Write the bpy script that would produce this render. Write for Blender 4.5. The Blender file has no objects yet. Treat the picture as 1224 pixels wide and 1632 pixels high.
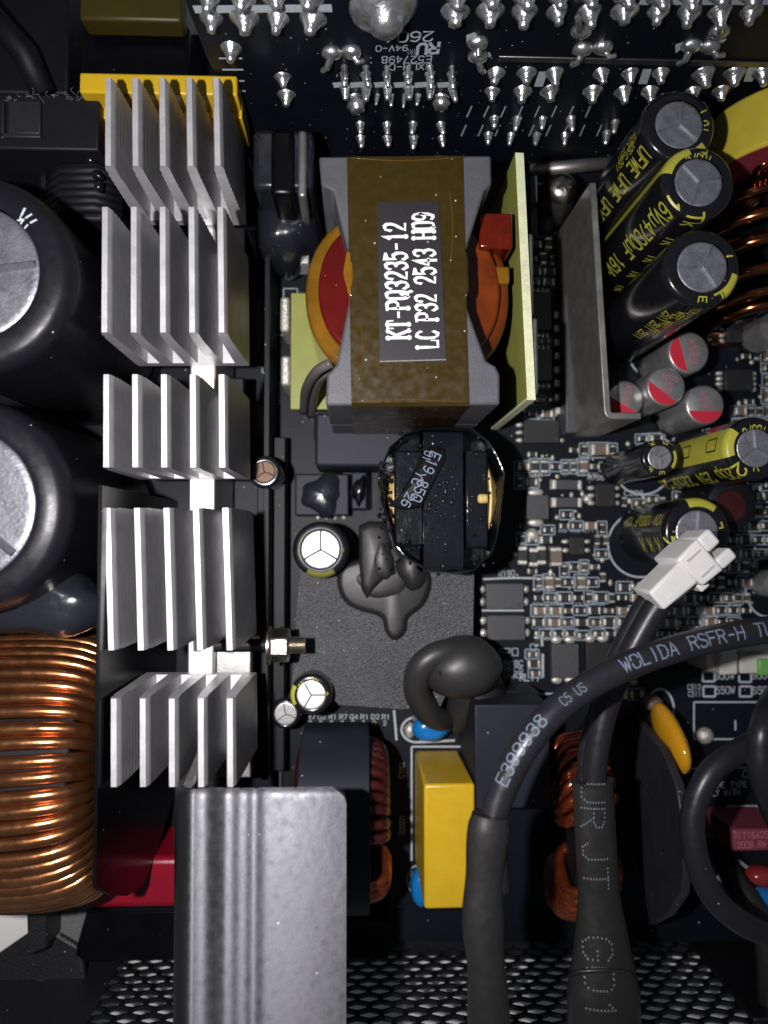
import bpy, math, random
from mathutils import Vector, Matrix, Quaternion
random.seed(7)
PI = math.pi
scene = bpy.context.scene
scene.unit_settings.system = 'METRIC'
scene.unit_settings.scale_length = 0.001          # one unit is one millimetre
COL = scene.collection

# ------------------------------------------------------------------ camera
H, F = 135.0, 1200.0                               # height over the board; focal length in photo pixels
_down = Vector((570 - 612, -(860 - 816), -F)).normalized()
CQ = _down.rotation_difference(Vector((0, 0, -1)))
cam_data = bpy.data.cameras.new("camera")
cam_data.sensor_fit = 'AUTO'; cam_data.sensor_width = 36.0
cam_data.lens = 36.0 * F / 1632.0
cam_data.clip_start = 1; cam_data.clip_end = 5000
cam_data.dof.use_dof = True
cam_data.dof.focus_distance = 105.0

APERTURE = 1.35
cam_data.dof.aperture_fstop = cam_data.lens * 0.001 / APERTURE
cam_data.dof.aperture_blades = 0
cam = bpy.data.objects.new("camera", cam_data); COL.objects.link(cam)
cam.location = (0, 0, H); cam.rotation_mode = 'QUATERNION'; cam.rotation_quaternion = CQ
scene.camera = cam

# ------------------------------------------------------------------ world, flash, exposure
w = bpy.data.worlds.new("World"); scene.world = w; w.use_nodes = True
bg = w.node_tree.nodes["Background"]; bg.inputs[0].default_value = (0.78, 0.88, 1.0, 1); bg.inputs[1].default_value = 0.075
ld = bpy.data.lights.new("phone_flash", 'SPOT'); ld.energy = 800000; ld.spot_size = math.radians(125); ld.spot_blend = 1.0; ld.shadow_soft_size = 1.6; ld.color = (1.0, 0.97, 0.965)
lamp = bpy.data.objects.new("phone_flash", ld); COL.objects.link(lamp); lamp.location = (-21, 2, 136)
scene.view_settings.view_transform = 'Standard'; scene.view_settings.look = 'None'
scene.view_settings.exposure = 0.0; scene.view_settings.gamma = 1.0
scene.render.engine = 'CYCLES'
scene.cycles.max_bounces = 6; scene.cycles.caustics_reflective = False; scene.cycles.caustics_refractive = False
scene.cycles.sample_clamp_indirect = 4.0

def P(px, py, z):                                  # photo pixel + height -> point in the place
    d = CQ @ Vector(((px - 612) / F, -(py - 816) / F, -1.0))
    return Vector((0, 0, H)) + d * ((H - z) / -d.z)
def PY(px, py, Y):                                 # the same on an upright plane
    d = CQ @ Vector(((px - 612) / F, -(py - 816) / F, -1.0))
    return Vector((0, 0, H)) + d * (Y / d.y)

# ------------------------------------------------------------------ materials
def mat(name, col, rough=0.5, metal=0.0, var=0.0, vscale=0.3, bump=0.0, bscale=2.0, coat=0.0, dust=0.0,
        trans=0.0, spec=0.5, rvar=0.0, scratch=0.0, alpha=1.0, fine=0.0, sss=0.0, aniso=0.0):
    m = bpy.data.materials.new(name); m.use_nodes = True
    nt = m.node_tree; N = nt.nodes; L = nt.links; b = N["Principled BSDF"]
    b.inputs["Base Color"].default_value = (*col, 1); b.inputs["Roughness"].default_value = rough
    b.inputs["Metallic"].default_value = metal; b.inputs["Specular IOR Level"].default_value = spec
    b.inputs["Coat Weight"].default_value = coat; b.inputs["Coat Roughness"].default_value = 0.08
    b.inputs["Transmission Weight"].default_value = trans
    b.inputs["Alpha"].default_value = alpha
    if aniso:
        b.inputs['Anisotropic'].default_value = aniso; cx_ = N.new('ShaderNodeCombineXYZ'); cx_.inputs[1].default_value = 1.0; L.new(cx_.outputs[0], b.inputs['Tangent'])
    if sss: b.inputs["Subsurface Weight"].default_value = sss; b.inputs["Subsurface Radius"].default_value = (1, .9, .8)
    tc = N.new("ShaderNodeTexCoord"); co = tc.outputs["Object"]
    oi = N.new("ShaderNodeObjectInfo")
    ad = N.new("ShaderNodeVectorMath"); ad.operation = 'ADD'; L.new(co, ad.inputs[0]); 
    ml = N.new("ShaderNodeVectorMath"); ml.operation = 'SCALE'; ml.inputs[0].default_value = (37, 11, 23); L.new(oi.outputs["Random"], ml.inputs["Scale"])
    L.new(ml.outputs[0], ad.inputs[1]); co = ad.outputs[0]
    colout = None
    if var:
        n = N.new("ShaderNodeTexNoise"); n.inputs["Scale"].default_value = vscale; n.inputs["Detail"].default_value = 6; L.new(co, n.inputs["Vector"])
        r = N.new("ShaderNodeMapRange"); r.inputs[1].default_value = .3; r.inputs[2].default_value = .7; r.inputs[3].default_value = 1 - var; r.inputs[4].default_value = 1 + var
        L.new(n.outputs[0], r.inputs[0])
        vm = N.new("ShaderNodeVectorMath"); vm.operation = 'SCALE'; vm.inputs[0].default_value = col; L.new(r.outputs[0], vm.inputs["Scale"]); colout = vm.outputs[0]
    if fine:
        n = N.new("ShaderNodeTexNoise"); n.inputs["Scale"].default_value = 4.0; n.inputs["Detail"].default_value = 3; n.inputs["Roughness"].default_value = .8; L.new(co, n.inputs["Vector"])
        r = N.new("ShaderNodeMapRange"); r.inputs[1].default_value = .35; r.inputs[2].default_value = .65; r.inputs[3].default_value = 1 - fine; r.inputs[4].default_value = 1 + fine
        L.new(n.outputs[0], r.inputs[0])
        vm = N.new("ShaderNodeVectorMath"); vm.operation = 'SCALE'; L.new(r.outputs[0], vm.inputs["Scale"])
        if colout: L.new(colout, vm.inputs[0])
        else: vm.inputs[0].default_value = col
        colout = vm.outputs[0]
    if dust:                                       # settled dusty specks; painted glints on varnish and fibre sheet
        v = N.new("ShaderNodeTexVoronoi"); v.inputs["Scale"].default_value = .85; v.inputs["Randomness"].default_value = 1; L.new(co, v.inputs["Vector"])
        sx = N.new("ShaderNodeSeparateColor"); L.new(v.outputs["Color"], sx.inputs[0])
        th = N.new("ShaderNodeMath"); th.operation = 'MULTIPLY'; th.inputs[1].default_value = 0.11; L.new(sx.outputs[0], th.inputs[0])
        lt = N.new("ShaderNodeMath"); lt.operation = 'LESS_THAN'; L.new(v.outputs["Distance"], lt.inputs[0]); L.new(th.outputs[0], lt.inputs[1])
        g = N.new("ShaderNodeMath"); g.operation = 'GREATER_THAN'; g.inputs[1].default_value = 1 - dust; L.new(sx.outputs[1], g.inputs[0])
        mm = N.new("ShaderNodeMath"); mm.operation = 'MULTIPLY'; L.new(lt.outputs[0], mm.inputs[0]); L.new(g.outputs[0], mm.inputs[1])
        mx = N.new("ShaderNodeMix"); mx.data_type = 'RGBA'; L.new(mm.outputs[0], mx.inputs[0]); mx.inputs[7].default_value = (.45, .43, .42, 1)
        if colout: L.new(colout, mx.inputs[6])
        else: mx.inputs[6].default_value = (*col, 1)
        colout = mx.outputs[2]
    if colout: L.new(colout, b.inputs["Base Color"])
    if rvar:
        n = N.new("ShaderNodeTexNoise"); n.inputs["Scale"].default_value = .8; n.inputs["Detail"].default_value = 5; L.new(co, n.inputs["Vector"])
        r = N.new("ShaderNodeMapRange"); r.inputs[1].default_value = .3; r.inputs[2].default_value = .7; r.inputs[3].default_value = max(.03, rough - rvar); r.inputs[4].default_value = min(1, rough + rvar)
        L.new(n.outputs[0], r.inputs[0]); L.new(r.outputs[0], b.inputs["Roughness"])
    if bump or scratch:
        n = N.new("ShaderNodeTexNoise"); n.inputs["Scale"].default_value = bscale; n.inputs["Detail"].default_value = 4; L.new(co, n.inputs["Vector"])
        h = n.outputs[0]
        if scratch:
            mp = N.new("ShaderNodeMapping"); mp.inputs["Scale"].default_value = (6, .25, 6); L.new(co, mp.inputs[0])
            n2 = N.new("ShaderNodeTexNoise"); n2.inputs["Scale"].default_value = 2.0; n2.inputs["Detail"].default_value = 5; L.new(mp.outputs[0], n2.inputs["Vector"])
            a = N.new("ShaderNodeMath"); a.operation = 'MULTIPLY_ADD'; a.inputs[1].default_value = scratch; L.new(n2.outputs[0], a.inputs[0]); L.new(h, a.inputs[2]); h = a.outputs[0]
        bp = N.new("ShaderNodeBump"); bp.inputs["Strength"].default_value = max(bump, .05); bp.inputs["Distance"].default_value = .3; L.new(h, bp.inputs["Height"])
        L.new(bp.outputs[0], b.inputs["Normal"])
    return m
M = {}
def D(k, *a, **kw): M[k] = mat(k, *a, **kw)
D('solder_mask', (.0035, .005, .0095), .5, var=.3, vscale=.12, bump=.05, bscale=3, dust=.25, spec=.22)
D('silkscreen', (.27, .32, .37), .7, fine=.25)
D('silkscreen_bright', (.42, .46, .50), .7, fine=.2)
D('bulk_can', (.26, .26, .29), .42, metal=.7, var=.25, vscale=.5, bump=.2, bscale=2, fine=.15, dust=.3)
D('olive_print', (.17, .165, .03), .5, fine=.2)
D('fin_aluminium', (.55, .545, .565), .45, metal=.45, var=.10, vscale=.35, rvar=.06, fine=.05, bump=.06, bscale=9, dust=.3)
D('coppery_can', (.16, .10, .07), .5, metal=.2, spec=.2, bump=.2, bscale=3)
D('stem_aluminium', (.85, .84, .82), .38, metal=.7, var=.06, bump=.04, bscale=6)
D('bracket_aluminium', (.115, .115, .127), .50, metal=.93, var=.07, vscale=.1, bump=.08, bscale=.6, rvar=.09, dust=.12, fine=.09, aniso=.9)
D('dull_aluminium', (.36, .35, .34), .42, metal=.8, var=.2, vscale=.4, bump=.1, bscale=3, scratch=.5)
D('can_aluminium', (.50, .50, .55), .36, metal=.85, var=.25, scratch=.4, vscale=.8, bump=.2, bscale=3, fine=.12)
D('dull_can', (.45, .45, .46), .36, metal=.75, var=.12, vscale=.8, bump=.1, bscale=3)
D('solder', (.66, .66, .68), .27, metal=.9, var=.2, vscale=1, bump=.35, bscale=2.2)
D('flux_solder', (.60, .58, .52), .38, metal=.55, var=.25, vscale=2, bump=.5, bscale=4)
D('tin', (.66, .64, .60), .38, metal=.5, var=.25, vscale=2.5, bump=.3, bscale=5)
D('black_sleeve', (.0085, .0085, .011), .2, coat=.3, bump=.03, bscale=1.5, dust=.06, rvar=.05)
D('grey_sleeve', (.008, .008, .011), .36, spec=.3, bump=.03, bscale=1.2, dust=.25, rvar=.06)
D('yellow_print', (.46, .44, .055), .4, var=.08, fine=.06)
D('dark_line_print', (.05, .05, .01), .5)
D('white_print', (.55, .60, .68), .5, fine=.15)
D('blue_white_print', (.15, .19, .26), .6, fine=.25)
D('dim_print', (.12, .125, .15), .7, fine=.3)
D('red_print', (.55, .02, .045), .5)
D('faded_red_print', (.55, .16, .2), .5)
D('copper', (.50, .205, .085), .22, metal=.95, var=.25, vscale=.35, bump=.025, bscale=2, coat=.3, rvar=.05, dust=.3)
D('red_copper', (.42, .085, .03), .24, metal=.85, var=.3, vscale=.6, bump=.12, bscale=3, coat=.5)
D('maroon_wire', (.06, .010, .010), .3, metal=.3, var=.3, vscale=.5, coat=.5)
D('dark_copper', (.30, .10, .035), .18, metal=1, var=.35, vscale=.4, coat=.5)
D('black_plastic', (.006, .006, .009), .55, spec=.3, var=.2, vscale=.3, bump=.06, bscale=4, dust=.2)
D('navy_plastic', (.0125, .0135, .024), .55, spec=.3, var=.15, vscale=.2, bump=.05, bscale=5, dust=.25)
D('plate_grey', (.024, .024, .028), .42, var=.15, vscale=.2, bump=.08, bscale=1.2, dust=.4)
D('black_sheet', (.0025, .0025, .004), .3, spec=.22, bump=.05, bscale=.4, dust=.12, var=.3)
D('clear_glue', (.014, .015, .021), .2, bump=.35, bscale=.5, coat=.5, dust=.1)
D('fish_paper', (.060, .060, .068), .4, fine=1.0, bump=1.0, bscale=3.2, var=.18, vscale=.12, dust=1.0)  # pale flecks in the colour imitate glints on the fibre
D('rubber_glue', (.019, .018, .019), .46, bump=.08, bscale=.6, var=.1)
D('shrink_rubber', (.028, .027, .028), .42, bump=.04, bscale=1, fine=.08)
D('ferrite', (.078, .078, .09), .5, var=.12, vscale=.25, fine=.1, bump=.12, bscale=4, dust=.15)
D('dark_ferrite', (.030, .030, .038), .45, var=.15, vscale=.3, bump=.1, bscale=4, dust=.2)
D('amber_tape', (.034, .021, .0022), .3, coat=.2, spec=.45, var=.09, vscale=.10, bump=.16, bscale=.22, rvar=.1, dust=.6, fine=.04)
D('amber_film', (.42, .19, .012), .16, trans=.6, coat=.4, var=.3, vscale=.25, bump=.15, bscale=.6)
D('red_film', (.125, .005, .004), .2, trans=.25, coat=.5, var=.25, vscale=.2, bump=.08, bscale=.7, dust=.12)
D('red_block', (.30, .022, .006), .14, trans=.65, coat=.5, var=.25, vscale=.4, bump=.1, bscale=.8)
D('orange_film', (.34, .06, .008), .16, trans=.6, coat=.5, var=.35, vscale=.25, bump=.12, bscale=.7)
D('label_black', (.016, .014, .018), .5, fine=.25, dust=.2)
D('label_white', (.85, .83, .87), .5)
D('paper_edge', (.22, .21, .22), .7, fine=.3)
D('bare_board', (.27, .29, .065), .45, var=.1, vscale=.15, fine=.04, bump=.04, bscale=3)
D('board_edge', (.66, .68, .44), .6, var=.1, vscale=.6, fine=.12, bump=.2, bscale=5)
D('board_tin', (.5, .5, .5), .3, metal=.9, bump=.2, bscale=1.5, var=.2)
D('varnish', (.007, .008, .011), .14, coat=.9, bump=.42, bscale=.6, dust=1.0)  # its pale specks are sparkle painted into the colour
D('varnish_sparkle', (.004, .004, .005), .08, coat=1, bump=1.0, bscale=1.9)
D('cream_wire', (.62, .42, .14), .3, coat=.3, var=.2, vscale=1)
D('yellow_box', (.62, .39, .014), .36, var=.06, vscale=.15, bump=.03, bscale=1.5, fine=.04, rvar=.1)
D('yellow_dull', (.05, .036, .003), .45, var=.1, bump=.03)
D('orange_epoxy', (.62, .29, .012), .13, coat=.6, bump=.02, bscale=.5)
D('blue_epoxy', (.006, .17, .50), .2, coat=.5, bump=.03, bscale=.7)
D('maroon_epoxy', (.26, .025, .025), .25, coat=.5, bump=.1, bscale=1)
D('maroon_box', (.20, .04, .07), .45, var=.08, bump=.05, bscale=3)
D('crimson_box', (.22, .003, .016), .33, var=.06, bump=.02)
D('toroid_yellow', (.62, .50, .05), .5, var=.07, bump=.05, dust=.06)
D('toroid_red', (.30, .035, .05), .55, var=.15, vscale=.6, bump=.1)
D('white_nylon', (.72, .70, .70), .4, var=.04, sss=.15, bump=.03, dust=.04)
D('ivory_nylon', (.52, .50, .45), .45, var=.1, sss=.1)
D('green_nylon', (.14, .38, .10), .45)
D('cable', (.016, .0155, .020), .36, bump=.05, bscale=1.0, rvar=.07, dust=.08)
D('shrink_tube', (.019, .018, .018), .42, bump=.12, bscale=.35, rvar=.08, fine=.08)
D('grey_wire', (.10, .085, .085), .4, var=.1)
D('crease_amber', (.10, .06, .006), .2, coat=.6)
D('chip_black', (.014, .014, .016), .5, bump=.1, bscale=5, fine=.2)
D('chip_grey', (.06, .061, .068), .5, bump=.1, bscale=5, fine=.2)
D('resistor_body', (.035, .034, .036), .4, fine=.2)
D('ceramic_tan', (.17, .125, .095), .5, fine=.12)
D('ceramic_dark', (.07, .062, .052), .5, fine=.15)
D('powder_coat', (.014, .014, .017), .4, bump=.45, bscale=3.2, fine=.4, dust=.8)
D('lit_powder_coat', (.13, .13, .135), .55, bump=.5, bscale=5, fine=.2, dust=.3)  # the black powder coat painted lighter, as if lit
D('mesh_steel', (.006, .006, .008), .4, bump=.2, bscale=4)
D('desk', (.80, .78, .76), .6, var=.08, vscale=.05)
D('screw_steel', (.62, .58, .52), .27, metal=1, bump=.15, bscale=3, var=.15)
D('dark_steel', (.20, .19, .19), .35, metal=.9, bump=.1)
D('dark_print', (.035, .035, .04), .6)

# ------------------------------------------------------------------ mesh builder
ORIGIN = {}
class MB:
    def __init__(s): s.v = []; s.f = []
    def add(s, vs, fs):
        o = len(s.v); s.v += [tuple(p) for p in vs]; s.f += [tuple(i + o for i in f) for f in fs]; return s
    def box(s, x0, y0, z0, x1, y1, z1):
        return s.hexa([(x0,y0,z0),(x1,y0,z0),(x1,y1,z0),(x0,y1,z0)], [(x0,y0,z1),(x1,y0,z1),(x1,y1,z1),(x0,y1,z1)])
    def hexa(s, b, t):
        n = len(b)
        fs = [tuple(range(n))[::-1], tuple(range(n, 2*n))] + [(i, (i+1) % n, n+(i+1) % n, n+i) for i in range(n)]
        return s.add(list(b) + list(t), fs)
    def prism(s, poly, z0, z1): return s.hexa([(p[0], p[1], z0) for p in poly], [(p[0], p[1], z1) for p in poly])
    def sheet(s, pts, n, t):                       # outline in space, thickened along n
        n = Vector(n).normalized() * t
        return s.hexa([Vector(p) for p in pts], [Vector(p) + n for p in pts])
    def rings(s, rings, closed=True, cap=True):
        n = len(rings[0]); vs = [p for r in rings for p in r]; fs = []
        for k in range(len(rings) - 1):
            for i in range(n if closed else n - 1):
                j = (i + 1) % n
                fs.append((k*n+i, k*n+j, (k+1)*n+j, (k+1)*n+i))
        if cap and closed: fs += [tuple(range(n))[::-1], tuple(range((len(rings)-1)*n, len(rings)*n))]
        return s.add(vs, fs)
    def lathe(s, prof, c=(0,0,0), seg=32, axis=None, a0=0, a1=2*PI, cap=True, sx=1, sy=1):
        q = Vector((0,0,1)).rotation_difference(Vector(axis)) if axis else Quaternion()
        full = abs(a1 - a0 - 2*PI) < 1e-6; n = seg if full else seg + 1; c = Vector(c); R = []
        for r, z in prof:
            R.append([c + q @ Vector((r*sx*math.cos(a0+(a1-a0)*i/seg), r*sy*math.sin(a0+(a1-a0)*i/seg), z)) for i in range(n)])
        return s.rings(R, full, cap and full)
    def cyl(s, p0, p1, r, seg=16, r1=None):
        p0 = Vector(p0); p1 = Vector(p1); return s.lathe([(r, 0), (r if r1 is None else r1, (p1-p0).length)], p0, seg, p1-p0)
    def tube(s, pts, r, seg=10, cap=True, flat=1.0):
        pts = [Vector(p) for p in pts]; R = []; n0 = None
        for i, p in enumerate(pts):
            t = (pts[min(i+1, len(pts)-1)] - pts[max(i-1, 0)]).normalized()
            if n0 is None: n0 = t.orthogonal().normalized() if abs(t.z) > .9 else Vector((0,0,1))
            n0 = (n0 - t*n0.dot(t)).normalized(); b = t.cross(n0)
            rr = r[i] if isinstance(r, (list, tuple)) else r
            R.append([p + (n0*math.cos(a)*flat + b*math.sin(a))*rr for a in [2*PI*k/seg for k in range(seg)]])
        return s.rings(R, True, cap)
    def blob(s, c, rx, ry, rz, seg=24, rows=12, rough=0.0, seed=0, zmin=-1, power=1.0, rot=0):
        rnd = random.Random(seed); ph = [rnd.uniform(0, 6) for _ in range(6)]; R = []
        for k in range(rows + 1):
            la = -PI/2 + PI*k/rows; ring = []
            for i in range(seg):
                a = 2*PI*i/seg; q = 1 + rough*(math.sin(2*a+ph[0])*.5+math.sin(3*a+ph[1]+la)*.4+math.sin(5*a+ph[2]-2*la)*.3)
                cl = max(1e-3, math.cos(la)) ** power; x = rx*cl*math.cos(a)*q; y = ry*cl*math.sin(a)*q
                ring.append((c[0]+x*math.cos(rot)-y*math.sin(rot), c[1]+x*math.sin(rot)+y*math.cos(rot), c[2]+rz*max(zmin, math.sin(la))))
            R.append(ring)
        return s.rings(R)
    def build(s, name, m, parent=None, smooth=False, bevel=0, sub=0, kind=None, mesh=None, seg=2):
        o0 = ORIGIN.get(parent.name, Vector((0,0,0))) if parent else Vector((0,0,0))
        me = bpy.data.meshes.new(name)
        me.from_pydata([tuple(Vector(p) - o0) for p in s.v], [], s.f); me.update()
        ms = m if isinstance(m, list) else [m]
        for q in ms: me.materials.append(M[q])
        if smooth:
            me.polygons.foreach_set('use_smooth', [True]*len(me.polygons))
            if smooth is not True: me.set_sharp_from_angle(angle=math.radians(smooth))
        o = bpy.data.objects.new(name, me); COL.objects.link(o)
        if parent: o.parent = parent; ORIGIN[o.name] = o0
        else: ORIGIN[o.name] = o0
        if bevel:
            b = o.modifiers.new('bevel', 'BEVEL'); b.width = bevel; b.segments = seg; b.limit_method = 'ANGLE'; b.angle_limit = math.radians(40); b.harden_normals = False
            me.polygons.foreach_set('use_smooth', [True]*len(me.polygons)); me.set_sharp_from_angle(angle=math.radians(50))
        if sub: q = o.modifiers.new('sub', 'SUBSURF'); q.levels = q.render_levels = sub
        if kind or name in ('lettering','label_lettering','tag_lettering','dotted_lettering','printed_text','printed_outlines','printed_marks','stripe_marks','glue_beads'): o['kind'] = kind or 'stuff'
        return o
def tag(o, label, cat, group=None):
    o['label'] = label; o['category'] = cat
    if group: o['group'] = group
    return o
def thing(name, loc, label, cat, group=None):
    o = bpy.data.objects.new(name, None); COL.objects.link(o); o.location = loc; o.empty_display_size = 2
    ORIGIN[o.name] = Vector(loc); return tag(o, label, cat, group)
def copy_tree(o, parent=None):
    c = o.copy(); COL.objects.link(c); c.parent = parent
    for ch in list(o.children): copy_tree(ch, c)
    return c
def spline(pts, n=10):
    pts = [Vector(p) for p in pts]; q = [pts[0]*2-pts[1]] + pts + [pts[-1]*2-pts[-2]]; out = []
    for i in range(1, len(q)-2):
        for k in range(n):
            t = k/n; a, b, c, d = q[i-1:i+3]
            out.append(.5*((2*b)+(c-a)*t+(2*a-5*b+4*c-d)*t*t+(3*b-a-3*c+d)*t**3))
    return out + [pts[-1]]

# ------------------------------------------------------------------ stroke lettering
O_ = [(1,0),(.3,.6),(0,1.6),(0,4.4),(.3,5.4),(1,6),(3,6),(3.7,5.4),(4,4.4),(4,1.6),(3.7,.6),(3,0),(1,0)]
G = {'0':[O_],'O':[O_],'Q':[O_,[(2.4,1.6),(3.2,.3),(4.1,-.9)]],'1':[[(1,4.8),(2.1,6),(2.1,0)]],
'2':[[(.1,4.6),(.5,5.6),(1.4,6),(2.8,6),(3.7,5.3),(3.8,4.2),(3.2,3),(1.4,1.5),(.1,.15),(4,.15)]],
'3':[[(.2,5),(1,5.9),(2.8,6),(3.7,5.3),(3.7,4),(2.9,3.2),(1.6,3.1)],[(2.4,3.15),(3.5,2.7),(4,1.7),(3.6,.6),(2.6,0),(1.2,0),(.1,.9)]],
'4':[[(3,0),(3,6),(0,1.9),(4.2,1.9)]],'5':[[(3.8,6),(.5,6),(.3,3.3),(1.4,3.8),(2.8,3.7),(3.8,2.7),(3.8,1.2),(2.9,.1),(1.2,0),(.1,.9)]],
'6':[[(3.6,5.4),(2.4,6),(1.2,5.7),(.3,4.3),(0,2),(.5,.6),(1.6,0),(3,.2),(3.9,1.3),(3.7,2.8),(2.5,3.5),(1,3.2),(.2,2.2)]],
'7':[[(0,6),(4,6),(1.4,0)]],'8':[[(2,3.2),(.6,3.8),(.3,5),(1,5.9),(3,5.9),(3.7,5),(3.4,3.8),(2,3.2),(.4,2.5),(0,1.4),(.7,.1),(3.3,.1),(4,1.4),(3.6,2.5),(2,3.2)]],
'9':[[(.4,.5),(1.6,0),(2.8,.3),(3.7,1.7),(4,4),(3.5,5.4),(2.4,6),(1,5.8),(.1,4.7),(.3,3.2),(1.5,2.5),(3,2.8),(3.8,3.8)]],
'A':[[(0,0),(2,6),(4,0)],[(.8,2),(3.2,2)]],'B':[[(0,0),(0,6),(2.6,6),(3.6,5.2),(3.4,3.7),(2.4,3.2),(0,3.2)],[(2.4,3.2),(3.8,2.4),(3.8,.8),(2.8,0),(0,0)]],
'C':[[(4,5),(3,6),(1.2,6),(.2,4.8),(0,3),(.2,1.2),(1.2,0),(3,0),(4,1)]],'D':[[(0,0),(0,6),(2.2,6),(3.6,5),(4,3),(3.6,1),(2.2,0),(0,0)]],
'E':[[(4,0),(0,0),(0,6),(4,6)],[(0,3.1),(3,3.1)]],'F':[[(0,0),(0,6),(4,6)],[(0,3.1),(3,3.1)]],
'G':[[(4,5),(3,6),(1.2,6),(.2,4.8),(0,3),(.2,1.2),(1.2,0),(3,0),(4,.8),(4,2.8),(2.4,2.8)]],'H':[[(0,0),(0,6)],[(4,0),(4,6)],[(0,3.1),(4,3.1)]],
'I':[[(2,0),(2,6)]],'J':[[(3.4,6),(3.4,1.2),(2.6,0),(1,0),(.2,1.2)]],'K':[[(0,0),(0,6)],[(4,6),(.2,2.6)],[(1.4,3.6),(4,0)]],
'k':[[(0,0),(0,6)],[(3,4),(.2,1.8)],[(1.1,2.5),(3.2,0)]],'L':[[(0,6),(0,0),(4,0)]],'M':[[(0,0),(0,6),(2,2.2),(4,6),(4,0)]],
'N':[[(0,0),(0,6),(4,0),(4,6)]],'P':[[(0,0),(0,6),(2.8,6),(3.9,5.3),(3.9,3.7),(2.8,2.9),(0,2.9)]],
'R':[[(0,0),(0,6),(2.8,6),(3.9,5.3),(3.9,3.8),(2.8,3.1),(0,3.1)],[(2,3),(4,0)]],'S':[[(3.9,5.1),(3,6),(1,6),(.1,5),(.4,3.7),(3.5,2.5),(4,1.2),(3,0),(1,0),(0,.9)]],
'T':[[(0,6),(4,6)],[(2,6),(2,0)]],'U':[[(0,6),(0,1.4),(1,0),(3,0),(4,1.4),(4,6)]],'V':[[(0,6),(2,0),(4,6)]],
'W':[[(0,6),(1,0),(2,4.4),(3,0),(4,6)]],'X':[[(0,0),(4,6)],[(0,6),(4,0)]],'Y':[[(0,6),(2,3),(4,6)],[(2,3),(2,0)]],
'Z':[[(0,6),(4,6),(0,0),(4,0)]],'-':[[(.5,2.8),(3.5,2.8)]],'.':[[(1.7,0),(2.3,0)]],'/':[[(0,0),(4,6)]],'&':[[(4,0),(.8,4.6),(1.4,6),(2.6,6),(3,4.8),(.2,2),(.6,.3),(2,0),(4,2.2)]],
'u':[[(0,-1.5),(0,4)],[(0,1),(1,0),(2.4,0),(3.2,1)],[(3.2,4),(3.2,0)]],'x':[[(0,0),(3.2,4)],[(0,4),(3.2,0)]],'(':[[(3,6.5),(1.8,5),(1.4,3),(1.8,1),(3,-.5)]],')':[[(1,6.5),(2.2,5),(2.6,3),(2.2,1),(1,-.5)]],'%':[[(0,0),(4,6)]],' ':[]}
def lettering(mb, text, h, f, weight=.13, adv=1.0, serif=False, dots=False, step=None):
    """Adds the writing to mb. f(u, v, lift) maps the flat text plane onto its surface; h = letter height."""
    k = h/6.0; x = 0.0; sx = .82*adv if not serif else adv; lift = 0; step = step or h*.35
    def ribbon(pts, wd):
        nonlocal lift; lift += .0015
        q = [Vector(pts[0])]
        for a, b in zip(pts, pts[1:]):
            a = Vector(a); b = Vector(b); n = max(1, int((b-a).length*k/step))
            q += [a + (b-a)*i/n for i in range(1, n+1)]
        vs = []
        for i, p in enumerate(q):
            t0 = (q[i]-q[i-1]).normalized() if i else (q[1]-q[0]).normalized()
            t1 = (q[i+1]-q[i]).normalized() if i < len(q)-1 else t0
            t = (t0+t1); t = t.normalized() if t.length > .3 else t1
            nn = Vector((-t.y, t.x)); ww = wd(t1 if i < len(q)-1 else t0)*min(1.5, 1/max(.45, abs(nn.dot(Vector((-t1.y, t1.x))))))
            e = Vector((0, 0))
            if i == 0: e = -t*wd(t)*.4
            if i == len(q)-1: e = t*wd(t)*.4
            for sg in (1, -1):
                r = p + e + nn*sg*ww*.5; vs.append(f((x + r.x*sx)*k, r.y*k, lift))
        mb.add(vs, [(2*i, 2*i+1, 2*i+3, 2*i+2) for i in range(len(q)-1)])
    for ch in text:
        for st in G.get(ch, []):
            if dots:
                acc = []
                for a, b in zip(st, st[1:]):
                    a = Vector(a); b = Vector(b); n = max(1, round((b-a).length/.8))
                    acc += [a + (b-a)*i/n for i in range(n)]
                acc.append(Vector(st[-1])); lift += .001
                for p in acc:
                    vs = [f((x+(p.x+.27*math.cos(a))*sx)*k, (p.y+.27*math.sin(a))*k, lift) for a in [PI/3*i for i in range(6)]]
                    mb.add(vs, [tuple(range(6))])
            elif serif:
                ribbon(st, lambda t: .72 + .95*abs(t.y)**1.5)
                for e in (st[0], st[-1]):
                    if ch in 'KTPLH1' and e[1] in (0, 6) and not (ch == '1' and e[1] == 6) and not (ch in 'T' and e[1] == 6) and (len(st) < 4 or e[0] == 0) and not (ch == 'L' and e[0] == 4) and not (ch=='P' and e[1]==2.9):
                        ribbon([(e[0]-1.0, e[1]), (e[0]+1.0, e[1])], lambda t: .75)
                if ch == 'T' and st[0][1] == 6 and st[-1][1] == 6:
                    ribbon([(0, 6), (-.2, 4.6)], lambda t: .7); ribbon([(4, 6), (4.2, 4.6)], lambda t: .7)
                if ch == 'L': ribbon([(4, 0), (4.2, 1.8)], lambda t: .7)
                if ch == 'P': ribbon([(-1, 0), (1, 0)], lambda t: .75); ribbon([(-1, 6), (0, 6)], lambda t: .75)
            else: ribbon(st, lambda t: weight*6)
        x += (5.3 if ch != 'I' else 5.3)*sx if not serif else 5.6*sx
    return x*k
def flat(o, du, dv, n=(0,0,1)):
    o = Vector(o); du = Vector(du).normalized(); dv = Vector(dv).normalized(); n = Vector(n)
    return lambda u, v, w: o + du*u + dv*v + n*w
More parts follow.
